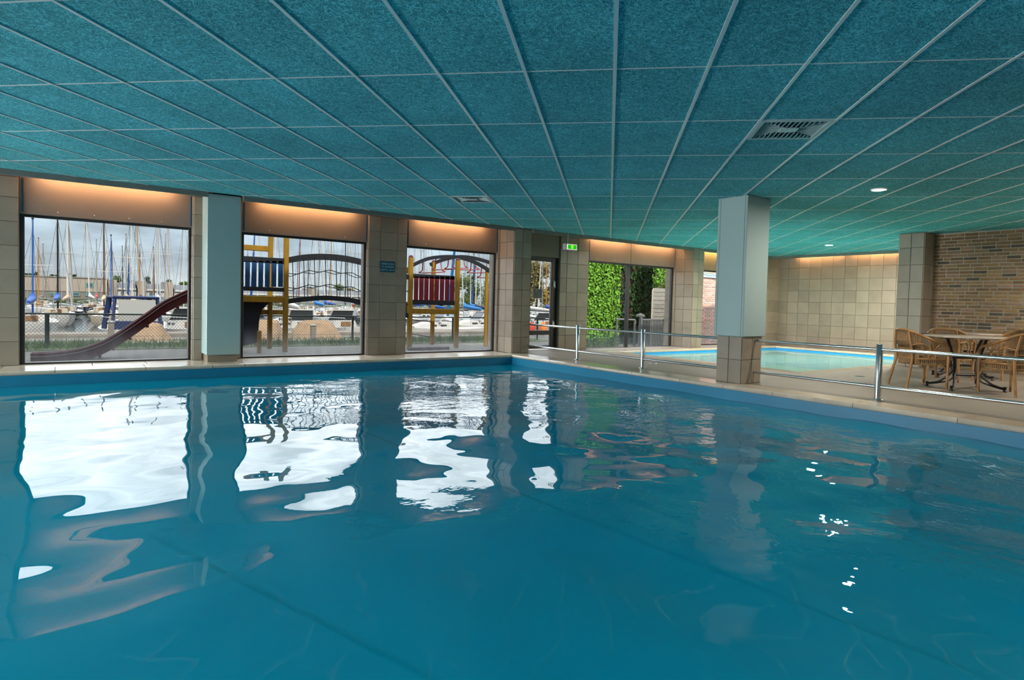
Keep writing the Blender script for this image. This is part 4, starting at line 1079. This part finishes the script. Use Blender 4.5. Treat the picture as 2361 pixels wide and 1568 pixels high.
def boat_body(e_, L, B, F, hm, cab_m):
    h, d_ = hull_mesh(L, B, F, ZH-e_.location.z)
    zt = ZH-e_.location.z+F
    h.build('hull', hm, e_, local=True); d_.build('deck', GEL, e_, local=True)
    c_ = MB(); vs = []
    for y, w, z in ((-L*.12,B*.33,.42),(L*.10,B*.31,.40),(L*.24,B*.20,.16)):
        vs += [(-w,y,zt-.02),(-w*.82,y,zt+z),(w*.82,y,zt+z),(w,y,zt-.02)]
    c_.add(vs, [(i*4+k,i*4+k+1,(i+1)*4+k+1,(i+1)*4+k) for i in range(2) for k in range(3)] + [(0,3,2,1),(8,9,10,11)])
    cb_ = c_.build('cabin', cab_m, e_, local=True)
    for s in (1,-1):
        for k in range(2):
            y = -L*.06+k*L*.10; MB().box(*sorted((s*B*.285, s*B*.30)), y, y+L*.06, zt+.14, zt+.27).build('cabin_window', WINK, cb_, local=True)
    MB().box(-B*.14, B*.14, -L*.125, -L*.118, zt+.05, zt+.34).build('hatch', TEAK, cb_, local=True)
    for s in (1,-1):
        rl = MB().tube([(s*B*.44,-L*.46,zt+.62),(s*B*.48,-L*.1,zt+.60),(s*B*.40,L*.28,zt+.62),(s*.05,L*.49,zt+.70)], .014, 5)
        for y, w in ((-L*.46,.44),(-L*.1,.48),(L*.28,.40)): rl.tube([(s*B*w,y,zt),(s*B*w,y,zt+.61)], .012, 5)
        rl.build('guard_rail', M_STEEL, e_, local=True)
    return zt
ROWS = [46, 60, 74, 89, 105, 122, 140, 157]; used = {r: [] for r in ROWS}
def pick_row(px, pref):
    """nearest free berth row to the wanted one (a boat needs 3.1 m of quay)"""
    for r in sorted(ROWS, key=lambda q: (abs(q-pref), q)):
        x = P(px, 680, r).x
        if all(abs(x-u) > 2.9 for u in used[r]): used[r].append(x); return r, x
    r = ROWS[-1]+18*(1+len(used.setdefault('x', []))//6); used['x'].append(0); return r, P(px, 680, r).x
ORD = ['first','second','third','fourth','fifth','sixth','seventh','eighth','ninth','tenth','eleventh','twelfth','thirteenth','fourteenth','fifteenth','sixteenth','seventeenth','eighteenth','nineteenth','twentieth','twenty-first','twenty-second','twenty-third','twenty-fourth','twenty-fifth','twenty-sixth']
def sailboat(px, pxb, ytop, mcol, thick, pref, cover, where, hullm=None, spread=None, furl=None, n=0):
    Yr, x = pick_row(pxb, pref)
    D = Vector((x,Yr,0)).dot(fwd)
    e_ = empty('sailing_boat', (x, Yr, ZH), rz=math.radians(random.uniform(-7,7)))
    L = random.uniform(7.6,9.4); B = random.uniform(2.3,2.6); F = random.uniform(.75,.95)
    zt = boat_body(e_, L, B, F, hullm or random.choice((GEL,GEL,GEL,NAVY,CREAM)), random.choice((GEL,GEL,CREAM)))
    top = P(px, max(ytop, 470), Yr); ztop = max(top.z - ZH, zt+4.5)
    dxm = top.x - x if ytop > 0 else (P(px, 520, Yr).x - x)
    r = max(thick*D/FPX/2, .03)
    cz = e_.rotation_euler.z; tv = Matrix.Rotation(-cz, 3, 'Z') @ Vector((dxm, 0, 0))
    my = L*.08; tip = Vector((tv.x, my+tv.y, ztop))
    mast = MB().tube([(0,my,zt), tip], [r, r*.8], 6).build('mast', MCOL[mcol], e_, local=True)
    sp = MB(); f_ = spread or .55; q = Vector((0,my,zt)).lerp(tip, f_); wsp = .95 if Yr > 40 else 1.3
    sp.beam(q-Vector((wsp,0,-.04)), q, .05, .035); sp.beam(q, q+Vector((wsp,0,.04)), .05, .035); sp.build('spreader', MCOL['white' if mcol in ('white','blue','orange') else 'grey'], mast, local=True)
    MB().ball(tip+Vector((0,0,.05)), .07, 6, 4).build('masthead_lamp', M_PDARK, mast, local=True)
    for a, b in (((0,L*.49,zt), tip), ((0,-L*.48,zt), tip), ((-B*.46,my,zt), tip.lerp(Vector((0,my,zt)),.12)), ((B*.46,my,zt), tip.lerp(Vector((0,my,zt)),.12))):
        MB().tube([a, b], .014 if Yr < 60 else .02, 3, cap=False).build('stay', M_STAY, e_, local=True)
    zb = zt+1.05; bl = L*.36
    bm = MB().tube([(0,my,zb),(0,my-bl,zb-.02)], .05, 6).build('boom', MCOL['grey'], e_, local=True)
    if cover:
        MB().tube([(0,my+.05,zb+.55),(0,my-.15,zb+.26),(0,my-bl*.5,zb+.16),(0,my-bl,zb+.08)], [.09,.20,.17,.10], 8).build('sail_cover', COV[cover], bm, local=True)
    if furl:
        a, b = Vector((0,L*.47,zt+.4)), Vector((0,L*.47,zt)).lerp(tip,.86)
        pts = [a.lerp(b,t/8) for t in range(9)]; MB().tube(pts, [.10,.15,.15,.14,.13,.12,.10,.08,.05], 7).build('furled_sail', MCOL[furl] if furl in MCOL else COV[furl], e_, local=True)
    kind = {'white':'white','grey':'grey','black':'black','brown':'dark brown','orange':'varnished orange','tan':'tan wooden','blue':'blue wrapped','red':'dark red','navy':'navy wrapped','cream':'cream'}[mcol]
    tag(e_, f'sailing boat with {kind} mast, {ORD[n]} from the left {where}', 'boat', 'sailing boats in the harbour')
    return e_, zt
W1L = 'in the leftmost window'; W2L = 'in the second window'; W3L = 'in the third window'; W4L = 'in the glass door'
list1 = [(73,73,503,'blue',4.2,53,'blue',None),(89.5,90,549,'orange',2.6,84,None,None),(97.5,97,563,'grey',2,101,None,None),(131,132,0,'black',4.2,53,'blue',None),(153,154,0,'white',5.5,38,'cream','white'),
  (200,209,0,'white',3.2,53,'white',None),(222,223,553,'grey',2.2,84,'red',None),(238,239,0,'brown',3.4,68,'cream',None),(247,246,555,'white',2.0,101,None,None),
  (254.5,255,542,'blue',2.6,84,'blue',None),(258.5,263,557,'brown',1.8,101,None,None),(281.5,283,568,'black',1.8,119,None,None),(293,294,540,'grey',2.6,84,'cream',None),(299,305,568,'white',1.8,119,None,'blue'),
  (305,310,0,'white',2.8,68,'cream',None),(316,327,0,'tan',3.2,53,'navy',None),(323.5,324,563,'red',1.6,119,None,None),(328,331,583,'white',2.0,119,None,None),(354,353.5,570,'orange',2.4,84,'bright blue','navy'),
  (363,363,0,'white',2.4,68,'white',None),(366,371,0,'white',2.4,101,None,None),(383,381,540,'grey',1.8,119,None,None),(385,393,0,'cream',2.8,53,'cream',None),(427,426,0,'white',2.2,84,None,None)]
for i,(a,b,t,mc,th,pr_,cv,fu) in enumerate(list1): sailboat(a,b,t,mc,th,pr_,cv,W1L,furl=fu,n=i,hullm=NAVY if i == 4 else None)
list2 = [(573,573,575,'grey',1.8,101,None,None),(594,598,0,'white',2.0,84,None,'blue'),(640,636,0,'white',2.4,68,'cream',None),(664,672,610,'white',3.0,53,'white',None),(696,693,553,'red',2.4,84,None,None),
  (712,713,585,'grey',2.0,101,None,None),(732,731.5,0,'white',3.2,53,'bright blue',None),(746,754,0,'white',4.2,38,'blue',None),(768,768,0,'tan',2.4,68,None,None),(800,800,0,'black',2.4,84,None,None),(812,815,0,'white',2.0,101,None,None),(824,824,0,'grey',2.0,68,'navy',None)]
for i,(a,b,t,mc,th,pr_,cv,fu) in enumerate(list2): sailboat(a,b,t,mc,th,pr_,cv,W2L,furl=fu,n=i)
list3 = [(955,955,0,'white',2.0,68,'blue',None),(967,969,0,'white',1.8,84,None,None),(980,981,0,'grey',2.4,101,'navy',None),(996,998,0,'white',2.2,68,'blue',None),(1066,1080,0,'white',2.6,53,'bright blue','bright blue'),(1091,1090,0,'white',2.2,68,'bright blue',None),
  (1098,1097,0,'black',2.2,84,None,None),(1107,1106,0,'white',2.6,53,'navy',None),(1114,1112,0,'white',2.0,101,None,'blue')]
for i,(a,b,t,mc,th,pr_,cv,fu) in enumerate(list3): sailboat(a,b,t,mc,th,pr_,cv,W3L,furl=fu,n=i)
list4 = [(1234,1230,0,'white',3.0,53,'white',None),(1262,1246,0,'white',2.6,68,None,None),(1256,1256,0,'grey',2.4,84,None,None),(1269,1269,0,'orange',2.4,68,'blue',None)]
for i,(a,b,t,mc,th,pr_,cv,fu) in enumerate(list4): sailboat(a,b,t,mc,th,pr_,cv,W4L,furl=fu,n=i)
# motor boats in front
def motorboat(px, Y, rz, L, B, label, canopy=None, hm=None):
    c_ = P(px, 720, Y); e_ = empty('motor_boat', (c_.x, Y, ZH), rz=math.radians(rz), label=label, cat='boat', group='motor boats by the jetty')
    F = .85; zt = boat_body(e_, L, B, F, hm or GEL, GEL)
    if canopy:
        m = MB(); z1 = zt+1.55
        for s in (1,-1):
            m.beam((s*B*.40,-L*.40,zt),(s*B*.34,-L*.34,z1), .10,.16); m.beam((s*B*.42,-L*.02,zt),(s*B*.34,-L*.05,z1), .10,.22)
        m.bbox(-B*.38,B*.38,-L*.36,-L*.0,z1-.06,z1+.06,.04); m.bbox(-B*.42,B*.42,-L*.42,-L*.39,zt,zt+.45,.03)
        m.build('canopy', canopy, e_, local=True)
        MB().box(-B*.30,B*.30,-L*.385,-L*.38,zt+.46,z1-.1).build('canopy_window', mat('canopy_vinyl', (.42,.42,.40), .2), e_, local=True)
    else:
        wsn = MB()
        for s in (1,-1):
            wsn.beam((s*B*.34,L*.02,zt+.4),(s*B*.30,-L*.06,zt+1.05), .05,.06)
        wsn.beam((-B*.31,-L*.06,zt+1.05),(B*.31,-L*.06,zt+1.05), .06,.06); wsn.build('windscreen_frame', GEL, e_, local=True)
        MB().add([(-B*.33,L*.02,zt+.4),(B*.33,L*.02,zt+.4),(B*.30,-L*.06,zt+1.02),(-B*.30,-L*.06,zt+1.02)], [(0,1,2,3)]).build('windscreen', WINK, e_, local=True)
    return e_, zt
motorboat(297, 36.5, 4, 6.5, 2.5, 'motor boat under a dark blue canopy beside the red slide', canopy=MCOL['navy'])
motorboat(428, 37, 14, 6.0, 2.3, 'small white motor cruiser right of the red slide')
motorboat(694, 37, -6, 5.0, 2.1, 'small white open boat left of the wide sand heap')
e_, zt_ = motorboat(786, 38, 6, 5.8, 2.3, 'white motor boat with dark windscreen under the rope bridge')
motorboat(1005, 35.6, 88, 7.0, 2.5, 'long white cruiser lying broadside behind the red slat tower')
motorboat(1098, 39.4, 87, 7.0, 2.5, 'white cruiser with oval windows right of the red slat tower')
motorboat(1250, 40, 6, 6.0, 2.4, 'white motor boat with bare windscreen frame seen through the door')
# orange and red fenders seen through the door
for k, (px, py, m_, lb) in enumerate(((1226, 742, 'buoy_red', 'red round buoy left behind the glass door'), (1252, 760, 'buoy_orange', 'orange round buoy low behind the glass door'))):
    c_ = P(px, py, 23.6); z = max(c_.z, ZG+.2); bu = empty('buoy', (c_.x, 23.6, ZG), label=lb, cat='buoy')
    m2 = mat(m_, (.62,.05,.02) if k == 0 else (.75,.20,.02), .5)
    MB().lathe([(0,0),(.16,.04),(.22,.2),(.2,.42),(.09,.56),(.05,.62),(0,.63)], (c_.x,23.6,ZG), 14).build('float', m2, bu); MB().tube([(c_.x,23.6,ZG+.6),(c_.x,23.6,ZG+.72)], .02, 6).build('eyelet', M_PDARK, bu)

# person sitting on the white motor boat under the bridge
def person():
    c_ = P(815, 729, 38.9); base = Vector((c_.x, 38.9, c_.z-.05))
    bp_ = [((0,0,0),.15),((0,0,.22),.14),((0,0,.42),.165),((0,-.01,.52),.07),((0,-.02,.60),.085),((0,-.03,.72),.095),
           ((.19,0,.44),.06),((.27,-.06,.22),.05),((.22,-.24,.12),.04),((.20,-.30,.10),.032),((-.19,0,.44),.06),((-.27,-.06,.22),.05),((-.22,-.24,.12),.04),((-.20,-.30,.10),.032),
           ((.10,-.14,-.02),.10),((.13,-.46,-.02),.08),((.13,-.50,-.40),.055),((.13,-.60,-.44),.04),((-.10,-.14,-.02),.10),((-.13,-.46,-.02),.08),((-.13,-.50,-.40),.055),((-.13,-.60,-.44),.04)]
    ed = [(0,1),(1,2),(2,3),(3,4),(4,5),(2,6),(6,7),(7,8),(8,9),(2,10),(10,11),(11,12),(12,13),(0,14),(14,15),(15,16),(16,17),(0,18),(18,19),(19,20),(20,21)]
    me = bpy.data.meshes.new('person'); me.from_pydata([p for p, r in bp_], ed, []); me.update()
    o_ = bpy.data.objects.new('person_tmp', me); COL.objects.link(o_)
    sk = o_.modifiers.new('s','SKIN'); ss = o_.modifiers.new('d','SUBSURF'); ss.levels = 1
    for i,(p,r) in enumerate(bp_): me.skin_vertices[0].data[i].radius = (r,r)
    me.skin_vertices[0].data[0].use_root = True
    dg = bpy.context.evaluated_depsgraph_get(); m2 = bpy.data.meshes.new_from_object(o_.evaluated_get(dg)); bpy.data.objects.remove(o_)
    m2.materials.clear(); m2.materials.append(mat('grey_blue_shirt', (.28,.33,.40), .8)); m2.materials.append(mat('skin', (.50,.27,.18), .6)); m2.materials.append(mat('dark_trousers', (.03,.04,.07), .8))
    for p in m2.polygons:
        z, y = p.center.z, p.center.y
        p.material_index = 1 if (z > .50 or (y < -.2 and z > .05)) else 2 if z < .03 else 0
    o2 = bpy.data.objects.new('person', m2); COL.objects.link(o2); o2.location = base; o2.rotation_euler = (0,0,math.radians(25))
    tag(o2, 'person in a grey blue shirt sitting on the white motor boat', 'person')
    MB().ball((0,-.01,.735), .112, 10, 7, (1,1,.9)).build('hair', mat('red_brown_hair', (.22,.06,.02), .8), o2, local=True)
    f_ = MB(); f_.ball((.035,-.115,.705), .012, 6, 4); f_.ball((-.035,-.115,.705), .012, 6, 4); f_.build('eyes', M_PDARK, o2, local=True)
    MB().ball((0,-.128,.68), .016, 6, 4).build('nose', MATS['skin'], o2, local=True)
person()

# far buildings
YFB = 188
M_HALL = mat('beige_hall_wall', (.40,.33,.27), .9, var=.08, vscale=.3); M_HALL2 = mat('grey_hall_base', (.22,.20,.17), .9); M_ROOF = mat('slate_roof', (.17,.18,.20), .8); M_FASC = mat('white_fascia', (.62,.60,.57), .6)
M_PANE = mat('far_window_glass', (.10,.13,.14), .2); M_TEAL = mat('teal_window_frame', (.16,.33,.31), .5)
a, b = P(20, 638, YFB), P(247, 642, YFB)
zt = P(57, 636.5, YFB).z; zm = P(57, 669, YFB).z
hb = empty('harbour_hall', ((a.x+b.x)/2, YFB, -.55), label='long beige flat roofed hall behind the harbour', cat='building')
MB().box(a.x-20, b.x, YFB, YFB+14, zm, zt).build('upper_wall', M_HALL, hb); MB().box(a.x-20, b.x, YFB+.15, YFB+14, -.56, zm).build('lower_wall', M_HALL2, hb)
MB().box(a.x-20.2, b.x+.2, YFB-.2, YFB+14.2, zt, zt+.25).build('roof_edge', M_QUAY, hb)
for (p0,p1,q0,q1) in ((197,216,651,664),(166,185,673,683),(198,214,674,683),(115,128,674,682)):
    u, v = P(p0,q0,YFB), P(p1,q1,YFB); w_ = MB().box(u.x, v.x, YFB-.08, YFB+.2, v.z, u.z).build('window', M_TEAL, hb); MB().box(u.x+.25, v.x-.25, YFB-.12, YFB, v.z+.2, u.z-.2).build('pane', M_PANE, w_)
def terrace(px0, px1, ytop, Y, label, n, gable):
    a, b = P(px0, ytop, Y), P(px1, ytop, Y); zr = a.z; sc_ = Y/YFB
    ze = zr - 1.6*sc_; e_ = empty('terraced_house', ((a.x+b.x)/2, Y, -.55), label=label, cat='building', group='far terraced houses')
    MB().box(a.x, b.x, Y, Y+9, -.56, ze).build('wall', GEL, e_)
    MB().prism([(a.x,Y-.4,ze),(a.x,Y+4.5,zr),(a.x,Y+9.4,ze)], (b.x-a.x,0,0)).build('roof', M_ROOF, e_)
    MB().box(a.x, b.x, Y-.5, Y-.35, ze-.28*sc_, ze+.18*sc_).build('fascia', M_FASC, e_)
    MB().prism([(a.x,Y-2.2,ze-2.6*sc_),(a.x,Y,ze-1.8*sc_),(a.x,Y,ze-2.6*sc_)], (b.x-a.x,0,0)).build('porch_roof', M_ROOF, e_)
    w_ = (b.x-a.x)/n
    for k in range(n):
        x = a.x+w_*(k+.25); f_ = MB().box(x, x+w_*.5, Y-.08, Y+.1, ze-1.6*sc_, ze-.45*sc_).build('window', M_FASC, e_); MB().box(x+.15, x+w_*.5-.15, Y-.12, Y, ze-1.5*sc_, ze-.55*sc_).build('pane', M_PANE, f_)
        MB().box(x, x+w_*.6, Y-.06, Y+.1, -.5, ze-2.7*sc_).build('garage_door', M_HALL2, e_)
    for gx in gable: MB().box(min(max(gx(a,b)-.9, a.x), b.x-1.8), min(max(gx(a,b)-.9, a.x), b.x-1.8)+1.8, Y-1, Y+9.5, -.56, zr+.6).build('party_wall', M_HALL, e_)
terrace(250, 314, 650, YFB+4, 'grey roofed terraced house right of the beige hall', 3, [lambda a,b: a.x])
terrace(317, 398, 653, YFB+4, 'grey roofed terraced house in the middle of the row', 4, [lambda a,b: a.x, lambda a,b: b.x])
terrace(402, 520, 656, YFB+4, 'grey roofed terraced house behind the top of the slide', 4, [lambda a,b: b.x])
terrace(560, 730, 664, YFB+10, 'low terraced house behind the rope bridge', 6, [lambda a,b: b.x])
terrace(735, 900, 668, YFB+10, 'low terraced house right behind the rope bridge', 6, [lambda a,b: b.x])
# trees
LEAF = {'dark': mat('dark_leaves', (.045,.075,.03), .8, var=.3, vscale=1), 'green': mat('green_leaves', (.10,.15,.035), .8, var=.35, vscale=2), 'yellow': mat('autumn_leaves', (.24,.19,.045), .8, var=.35, vscale=2)}
BARK = mat('bark', (.10,.075,.05), .9)
def tree(px, ytop, ybase, Y, wpx, kind, label, zbase=-.55, n=500, ls=1.0):
    t = P(px, ytop, Y); l, r_ = P(px-wpx/2, ytop, Y), P(px+wpx/2, ytop, Y); zb = zbase; H = t.z-zb; R = (r_.x-l.x)/2
    e_ = empty('tree', (t.x, Y, zb), label=label, cat='tree', group='trees outside')
    tk = MB().tube([(t.x,Y,zb),(t.x+R*.05,Y,zb+H*.45),(t.x,Y,zb+H*.9)], [H*.022,H*.016,H*.004], 6)
    for k in range(9):
        z = zb+H*(.22+.07*k); an = k*2.4; tk.tube([(t.x,Y,z),(t.x+R*.7*math.cos(an),Y+R*.7*math.sin(an),z+H*.12)], [H*.008,H*.003], 4)
    tk.build('trunk', BARK, e_)
    cz = P(px, (ytop+ybase)/2, Y).z; RZ = abs(t.z-P(px, ybase, Y).z)/2
    m = MB(); blobs = [(random.uniform(-.75,.75),random.uniform(-.5,.5),random.uniform(-.85,.75)) for _ in range(14)]
    for i in range(n):
        bx, by, bz = random.choice(blobs); s = ls*R*.085*random.uniform(.6,1.5)
        q = Vector((t.x+R*(bx*.8+random.gauss(0,.16)), Y+R*(by+random.gauss(0,.16)), cz+RZ*(bz*.85+random.gauss(0,.16))))
        u = Vector((random.gauss(0,1),random.gauss(0,1),random.gauss(0,1))).normalized(); w_ = u.orthogonal().normalized()*s; u = u*s*1.5
        m.add([q-u,q+w_,q+u,q-w_], [(0,1,2,3)])
    o_ = m.build('foliage', LEAF[kind], e_); o_['kind'] = 'stuff'
for px, yt, yb, Y, wp, kd, lb in ((70,630,642,230,34,'dark','dark tree line above the left end of the beige hall'),(84,626,640,262,18,'dark','small pointed dark tree above the beige hall'),(126,633,640,230,24,'dark','low dark tree behind the black mast'),(170,632,641,230,16,'dark','lone dark tree above the middle of the beige hall'),
    (272,635,656,228,26,'green','open crowned tree above the first terraced house'),(300,640,656,232,18,'green','small tree behind the white masts'),(339,637,658,228,20,'dark','wind bent tree behind the tan mast'),(388,644,658,232,22,'dark','low dark tree behind the cream masts'),(425,649,664,230,34,'green','hedge of green trees above the top of the slide'),
    (782,655,676,225,26,'green','round green tree behind the rope bridge'),(720,660,676,230,14,'green','small green tree behind the middle of the rope bridge'),(808,662,678,260,22,'yellow','yellowish tree at the right end of the rope bridge')):
    tree(px, yt, yb, Y, wp, kd, lb, n=420, ls=1.3)
tree(1085, 622, 716, 172, 62, 'green', 'large yellow green tree behind the blue sails', zbase=-.55, n=2200, ls=.62)
tree(1128, 640, 720, 180, 40, 'green', 'green tree right of the yellow play post', zbase=-.55, n=1200, ls=.7)
tree(1000, 690, 716, 176, 70, 'green', 'low green bush seen under the red slats', zbase=-.55, n=900, ls=.7)
tree(1240, 590, 715, 172, 62, 'yellow', 'tall autumn yellow tree seen through the glass door', zbase=-.55, n=5200, ls=.6)
tree(1280, 600, 712, 180, 40, 'yellow', 'second autumn yellow tree right of the door handle', zbase=-.55, n=2600, ls=.7)

# ================================================================== courtyard outside the right-hand windows
M_IVY = [mat('ivy_leaf', (.26,.60,.06), .5, var=.35, vscale=5), mat('ivy_leaf_shaded', (.06,.16,.04), .6, var=.3, vscale=5)]  # second leaf tone has the shade put into its colour
M_RBR = [room_mat('outer_brick_red', (.42,.22,.17), .9, var=.25, objvar=.3), room_mat('outer_brick_brown', (.30,.19,.16), .9, var=.25, objvar=.3)]
def leaves(m, x0, x1, y, z0, z1, n, bulge=.12, s=.05, dens=None):
    for i in range(n):
        x, z = random.uniform(x0,x1), random.uniform(z0,z1)
        if dens and random.random() > dens(x,z): continue
        q = Vector((x, y-random.uniform(0,bulge), z)); d_ = Vector((random.gauss(0,.5),-1,random.gauss(-.2,.5))).normalized()
        u = d_.orthogonal().normalized(); u.rotate(Matrix.Rotation(random.uniform(0,2*PI),3,d_)); w_ = d_.cross(u); k = s*random.uniform(.6,1.3)
        m.add([q-u*k, q-w_*k*.8+d_*k*.3, q+u*k*1.1, q+w_*k*.8+d_*k*.3], [(0,1,2,3)])
zi = 3.6
# left wing: wall covered in ivy
YI = 14.6
xl, xr = P(1345, 700, YI).x, P(1413, 700, YI).x
w1 = empty('ivy_wall', ((xl+xr)/2, YI, ZG), label='garden wall thickly covered in bright green ivy', cat='wall')
MB().box(xl-.1, xr-.12, YI, YI+.5, ZG, zi).build('masonry', M_RBR[1], w1)
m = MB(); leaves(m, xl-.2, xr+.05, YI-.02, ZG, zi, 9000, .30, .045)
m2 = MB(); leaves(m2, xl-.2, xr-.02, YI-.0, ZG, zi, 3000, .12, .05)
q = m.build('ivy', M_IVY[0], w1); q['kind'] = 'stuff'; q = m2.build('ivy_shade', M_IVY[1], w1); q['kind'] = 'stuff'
# recessed brick wall with thin ivy, its shadow put into the dark colours
YJ = 17.4
xl, xr = P(1408, 700, YJ).x, P(1512, 700, YJ).x
w2 = empty('brick_house', ((xl+xr)/2, YJ, ZG), label='shaded brick house wall with sparse ivy in the courtyard', cat='building')
MB().box(xl-1, xr, YJ, YJ+.6, ZG, zi+.5).build('masonry', mat('shaded_brick_house', (.085,.05,.04), .9, var=.4, vscale=9, stretch=(1,1,4)), w2)
for (p0,p1,q0,q1) in ((1431,1444,678,690),(1433,1446,664,673),(1433,1446,716,728),(1420,1430,630,640)):
    u, v = P(p0,q0,YJ), P(p1,q1,YJ); MB().box(u.x, v.x, YJ-.03, YJ+.1, v.z, u.z).build('window', WINK, w2)
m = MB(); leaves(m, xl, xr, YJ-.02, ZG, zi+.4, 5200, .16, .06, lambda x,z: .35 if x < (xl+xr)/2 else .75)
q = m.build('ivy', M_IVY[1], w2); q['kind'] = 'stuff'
# right ivy face behind the plank screen
YK = 16.2
xl, xr = P(1500, 700, YK).x, P(1562, 700, YK).x
w3 = empty('ivy_hedge', ((xl+xr)/2, YK, ZG), label='ivy covered wall above the pale plank screen', cat='wall')
MB().box(xl+.35, xr+.6, YK, YK+.12, ZG, zi).build('masonry', M_RBR[1], w3)
m = MB(); leaves(m, xl, xr+.6, YK-.02, ZG, zi, 5200, .26, .05); q = m.build('ivy', M_IVY[0], w3); q['kind'] = 'stuff'
# plank screen
YP = 15.3
u, v = P(1506, 664, YP), P(1553, 664, YP); ps = empty('plank_screen', ((u.x+v.x)/2, YP, ZG), label='pale horizontal plank screen in the courtyard', cat='screen')
M_PLANK = room_mat('weathered_plank', (.55,.48,.40), .8, var=.22, vscale=5, stretch=(1,4,6), objvar=.15)
ztp = u.z; hpl = (ztp-P(1506,736,YP).z)/7.6; k = 0
while ztp-hpl*(k+1) > ZG:
    MB().bbox(u.x, v.x+.3, YP-.02+.006*(k%2), YP+.02, ztp-hpl*(k+1)+.006, ztp-hpl*k-.006, .008).build('plank', M_PLANK, ps); k += 1
MB().box(u.x+.05, u.x+.13, YP+.02, YP+.10, ZG, ztp-.05).build('support', M_PLANK, ps); MB().box(v.x+.1, v.x+.18, YP+.02, YP+.10, ZG, ztp-.05).build('support', M_PLANK, ps)
# brick corner at the very right of the window
YQ = 13.4
u, v = P(1555, 700, YQ), P(1568, 700, YQ); bc = empty('brick_corner', ((u.x+v.x)/2, YQ, ZG), label='sunlit red brick corner at the right edge of the courtyard window', cat='wall')
MB().box(u.x+.01, u.x+.22, YQ+.01, YQ+.4, ZG, zi).build('mortar', M_RBR[1], bc)
BO = [MB().bbox(-.10,.10,-.012,.02,-.026,.026,.004).mesh('brick') for _ in range(2)]
for i_ in (0,1): BO[i_].materials.append(M_RBR[i_])
for r_ in range(58):
    for k in range(1): inst('brick', BO[random.random() < .4], bc, Vector((u.x+.115, YQ+.01, ZG+.03+r_*.066))-wloc(bc))
# barred gate, handrail and garden lamp
YT = 13.9
M_GATE = mat('galvanised_gate', (.36,.38,.39), .4, .5)
u, v = P(1481, 735, YT), P(1545, 735, YT); gt = empty('barred_gate', ((u.x+v.x)/2, YT, ZG), label='grey metal gate of vertical bars in the courtyard', cat='gate')
n = 19
for k in range(n): x = u.x+(v.x-u.x)*k/(n-1); MB().box(x-.014, x+.014, YT-.014, YT+.014, ZG+.1, u.z-.05).build('bar', M_GATE, gt)
MB().bbox(u.x-.02, v.x+.02, YT-.025, YT+.025, u.z-.06, u.z, .006).build('top_rail', M_GATE, gt); MB().bbox(u.x-.02, v.x+.02, YT-.025, YT+.025, ZG+.06, ZG+.12, .006).build('bottom_rail', M_GATE, gt)
MB().bbox(u.x-.09, u.x-.02, YT-.035, YT+.035, ZG, u.z+.04, .006).build('gate_post', M_GATE, gt); MB().bbox(v.x+.02, v.x+.09, YT-.035, YT+.035, ZG, u.z, .006).build('gate_post', M_GATE, gt)
u = P(1420, 736, 14.2); v = P(1464, 738, 14.2); hr = empty('garden_handrail', (v.x, 14.2, ZG), label='short grey handrail in front of the shaded brick house', cat='railing')
MB().tube([u, v], .03, 8).build('top_rail', M_GATE, hr); MB().tube([(v.x,14.2,ZG),(v.x,14.2,v.z)], .04, 8).build('post', M_GATE, hr); MB().tube([(u.x+.05,14.2,ZG),(u.x+.05,14.2,u.z)], .03, 8).build('post', M_GATE, hr)
c_ = P(1476.5, 730, 15.0); gl_ = empty('garden_lamp', (c_.x, 15.0, ZG), label='grey mushroom garden lamp behind the barred gate', cat='lamp')
MB().tube([(c_.x,15,ZG),(c_.x,15,c_.z-.02)], .05, 10).build('pole', M_GATE, gl_); MB().lathe([(.02,.12),(.06,.10),(.14,.07),(.17,.0),(.15,-.04),(.05,-.05),(0,-.05)][::-1], (c_.x,15,c_.z), 18).build('lamp_shade', mat('lamp_shade_grey', (.16,.16,.16), .5), gl_)
# brick wall outside the last window
YV = 13.2
u, v = P(1600, 700, YV), P(1668, 700, YV); bo = empty('neighbour_house', ((u.x+v.x)/2, YV, ZG), label='red brown brick house wall outside the window behind the column', cat='building')
MB().box(u.x-.0, v.x+1.5, YV+.01, YV+.5, ZG, zi+.5).build('mortar', room_mat('grey_mortar', (.48,.44,.42), .9), bo)
zt_ = P(1630, 642, YV).z; r_ = 0; z = ZG+.03
while z < zt_:
    for k in range(9):
        x = u.x+.05+(.11 if r_%2 else 0)+k*.22
        if x < v.x+.5: inst('brick', BO[random.random() < .45], bo, Vector((x, YV+.01, z))-wloc(bo))
    z += .066; r_ += 1
MB().bbox(u.x, v.x+.5, YV-.04, YV+.02, zt_+.02, zt_+.10, .008).build('window_sill', room_mat('blue_grey_frame', (.20,.26,.30), .5), bo)
wf = MB().box(u.x+.28, v.x+.5, YV-.01, YV+.02, zt_+.12, zi).build('window', MATS['blue_grey_frame'], bo); MB().box(u.x+.38, v.x+.4, YV-.02, YV, zt_+.18, zi-.1).build('pane', room_mat('inner_blind', (.36,.25,.18), .6), wf)
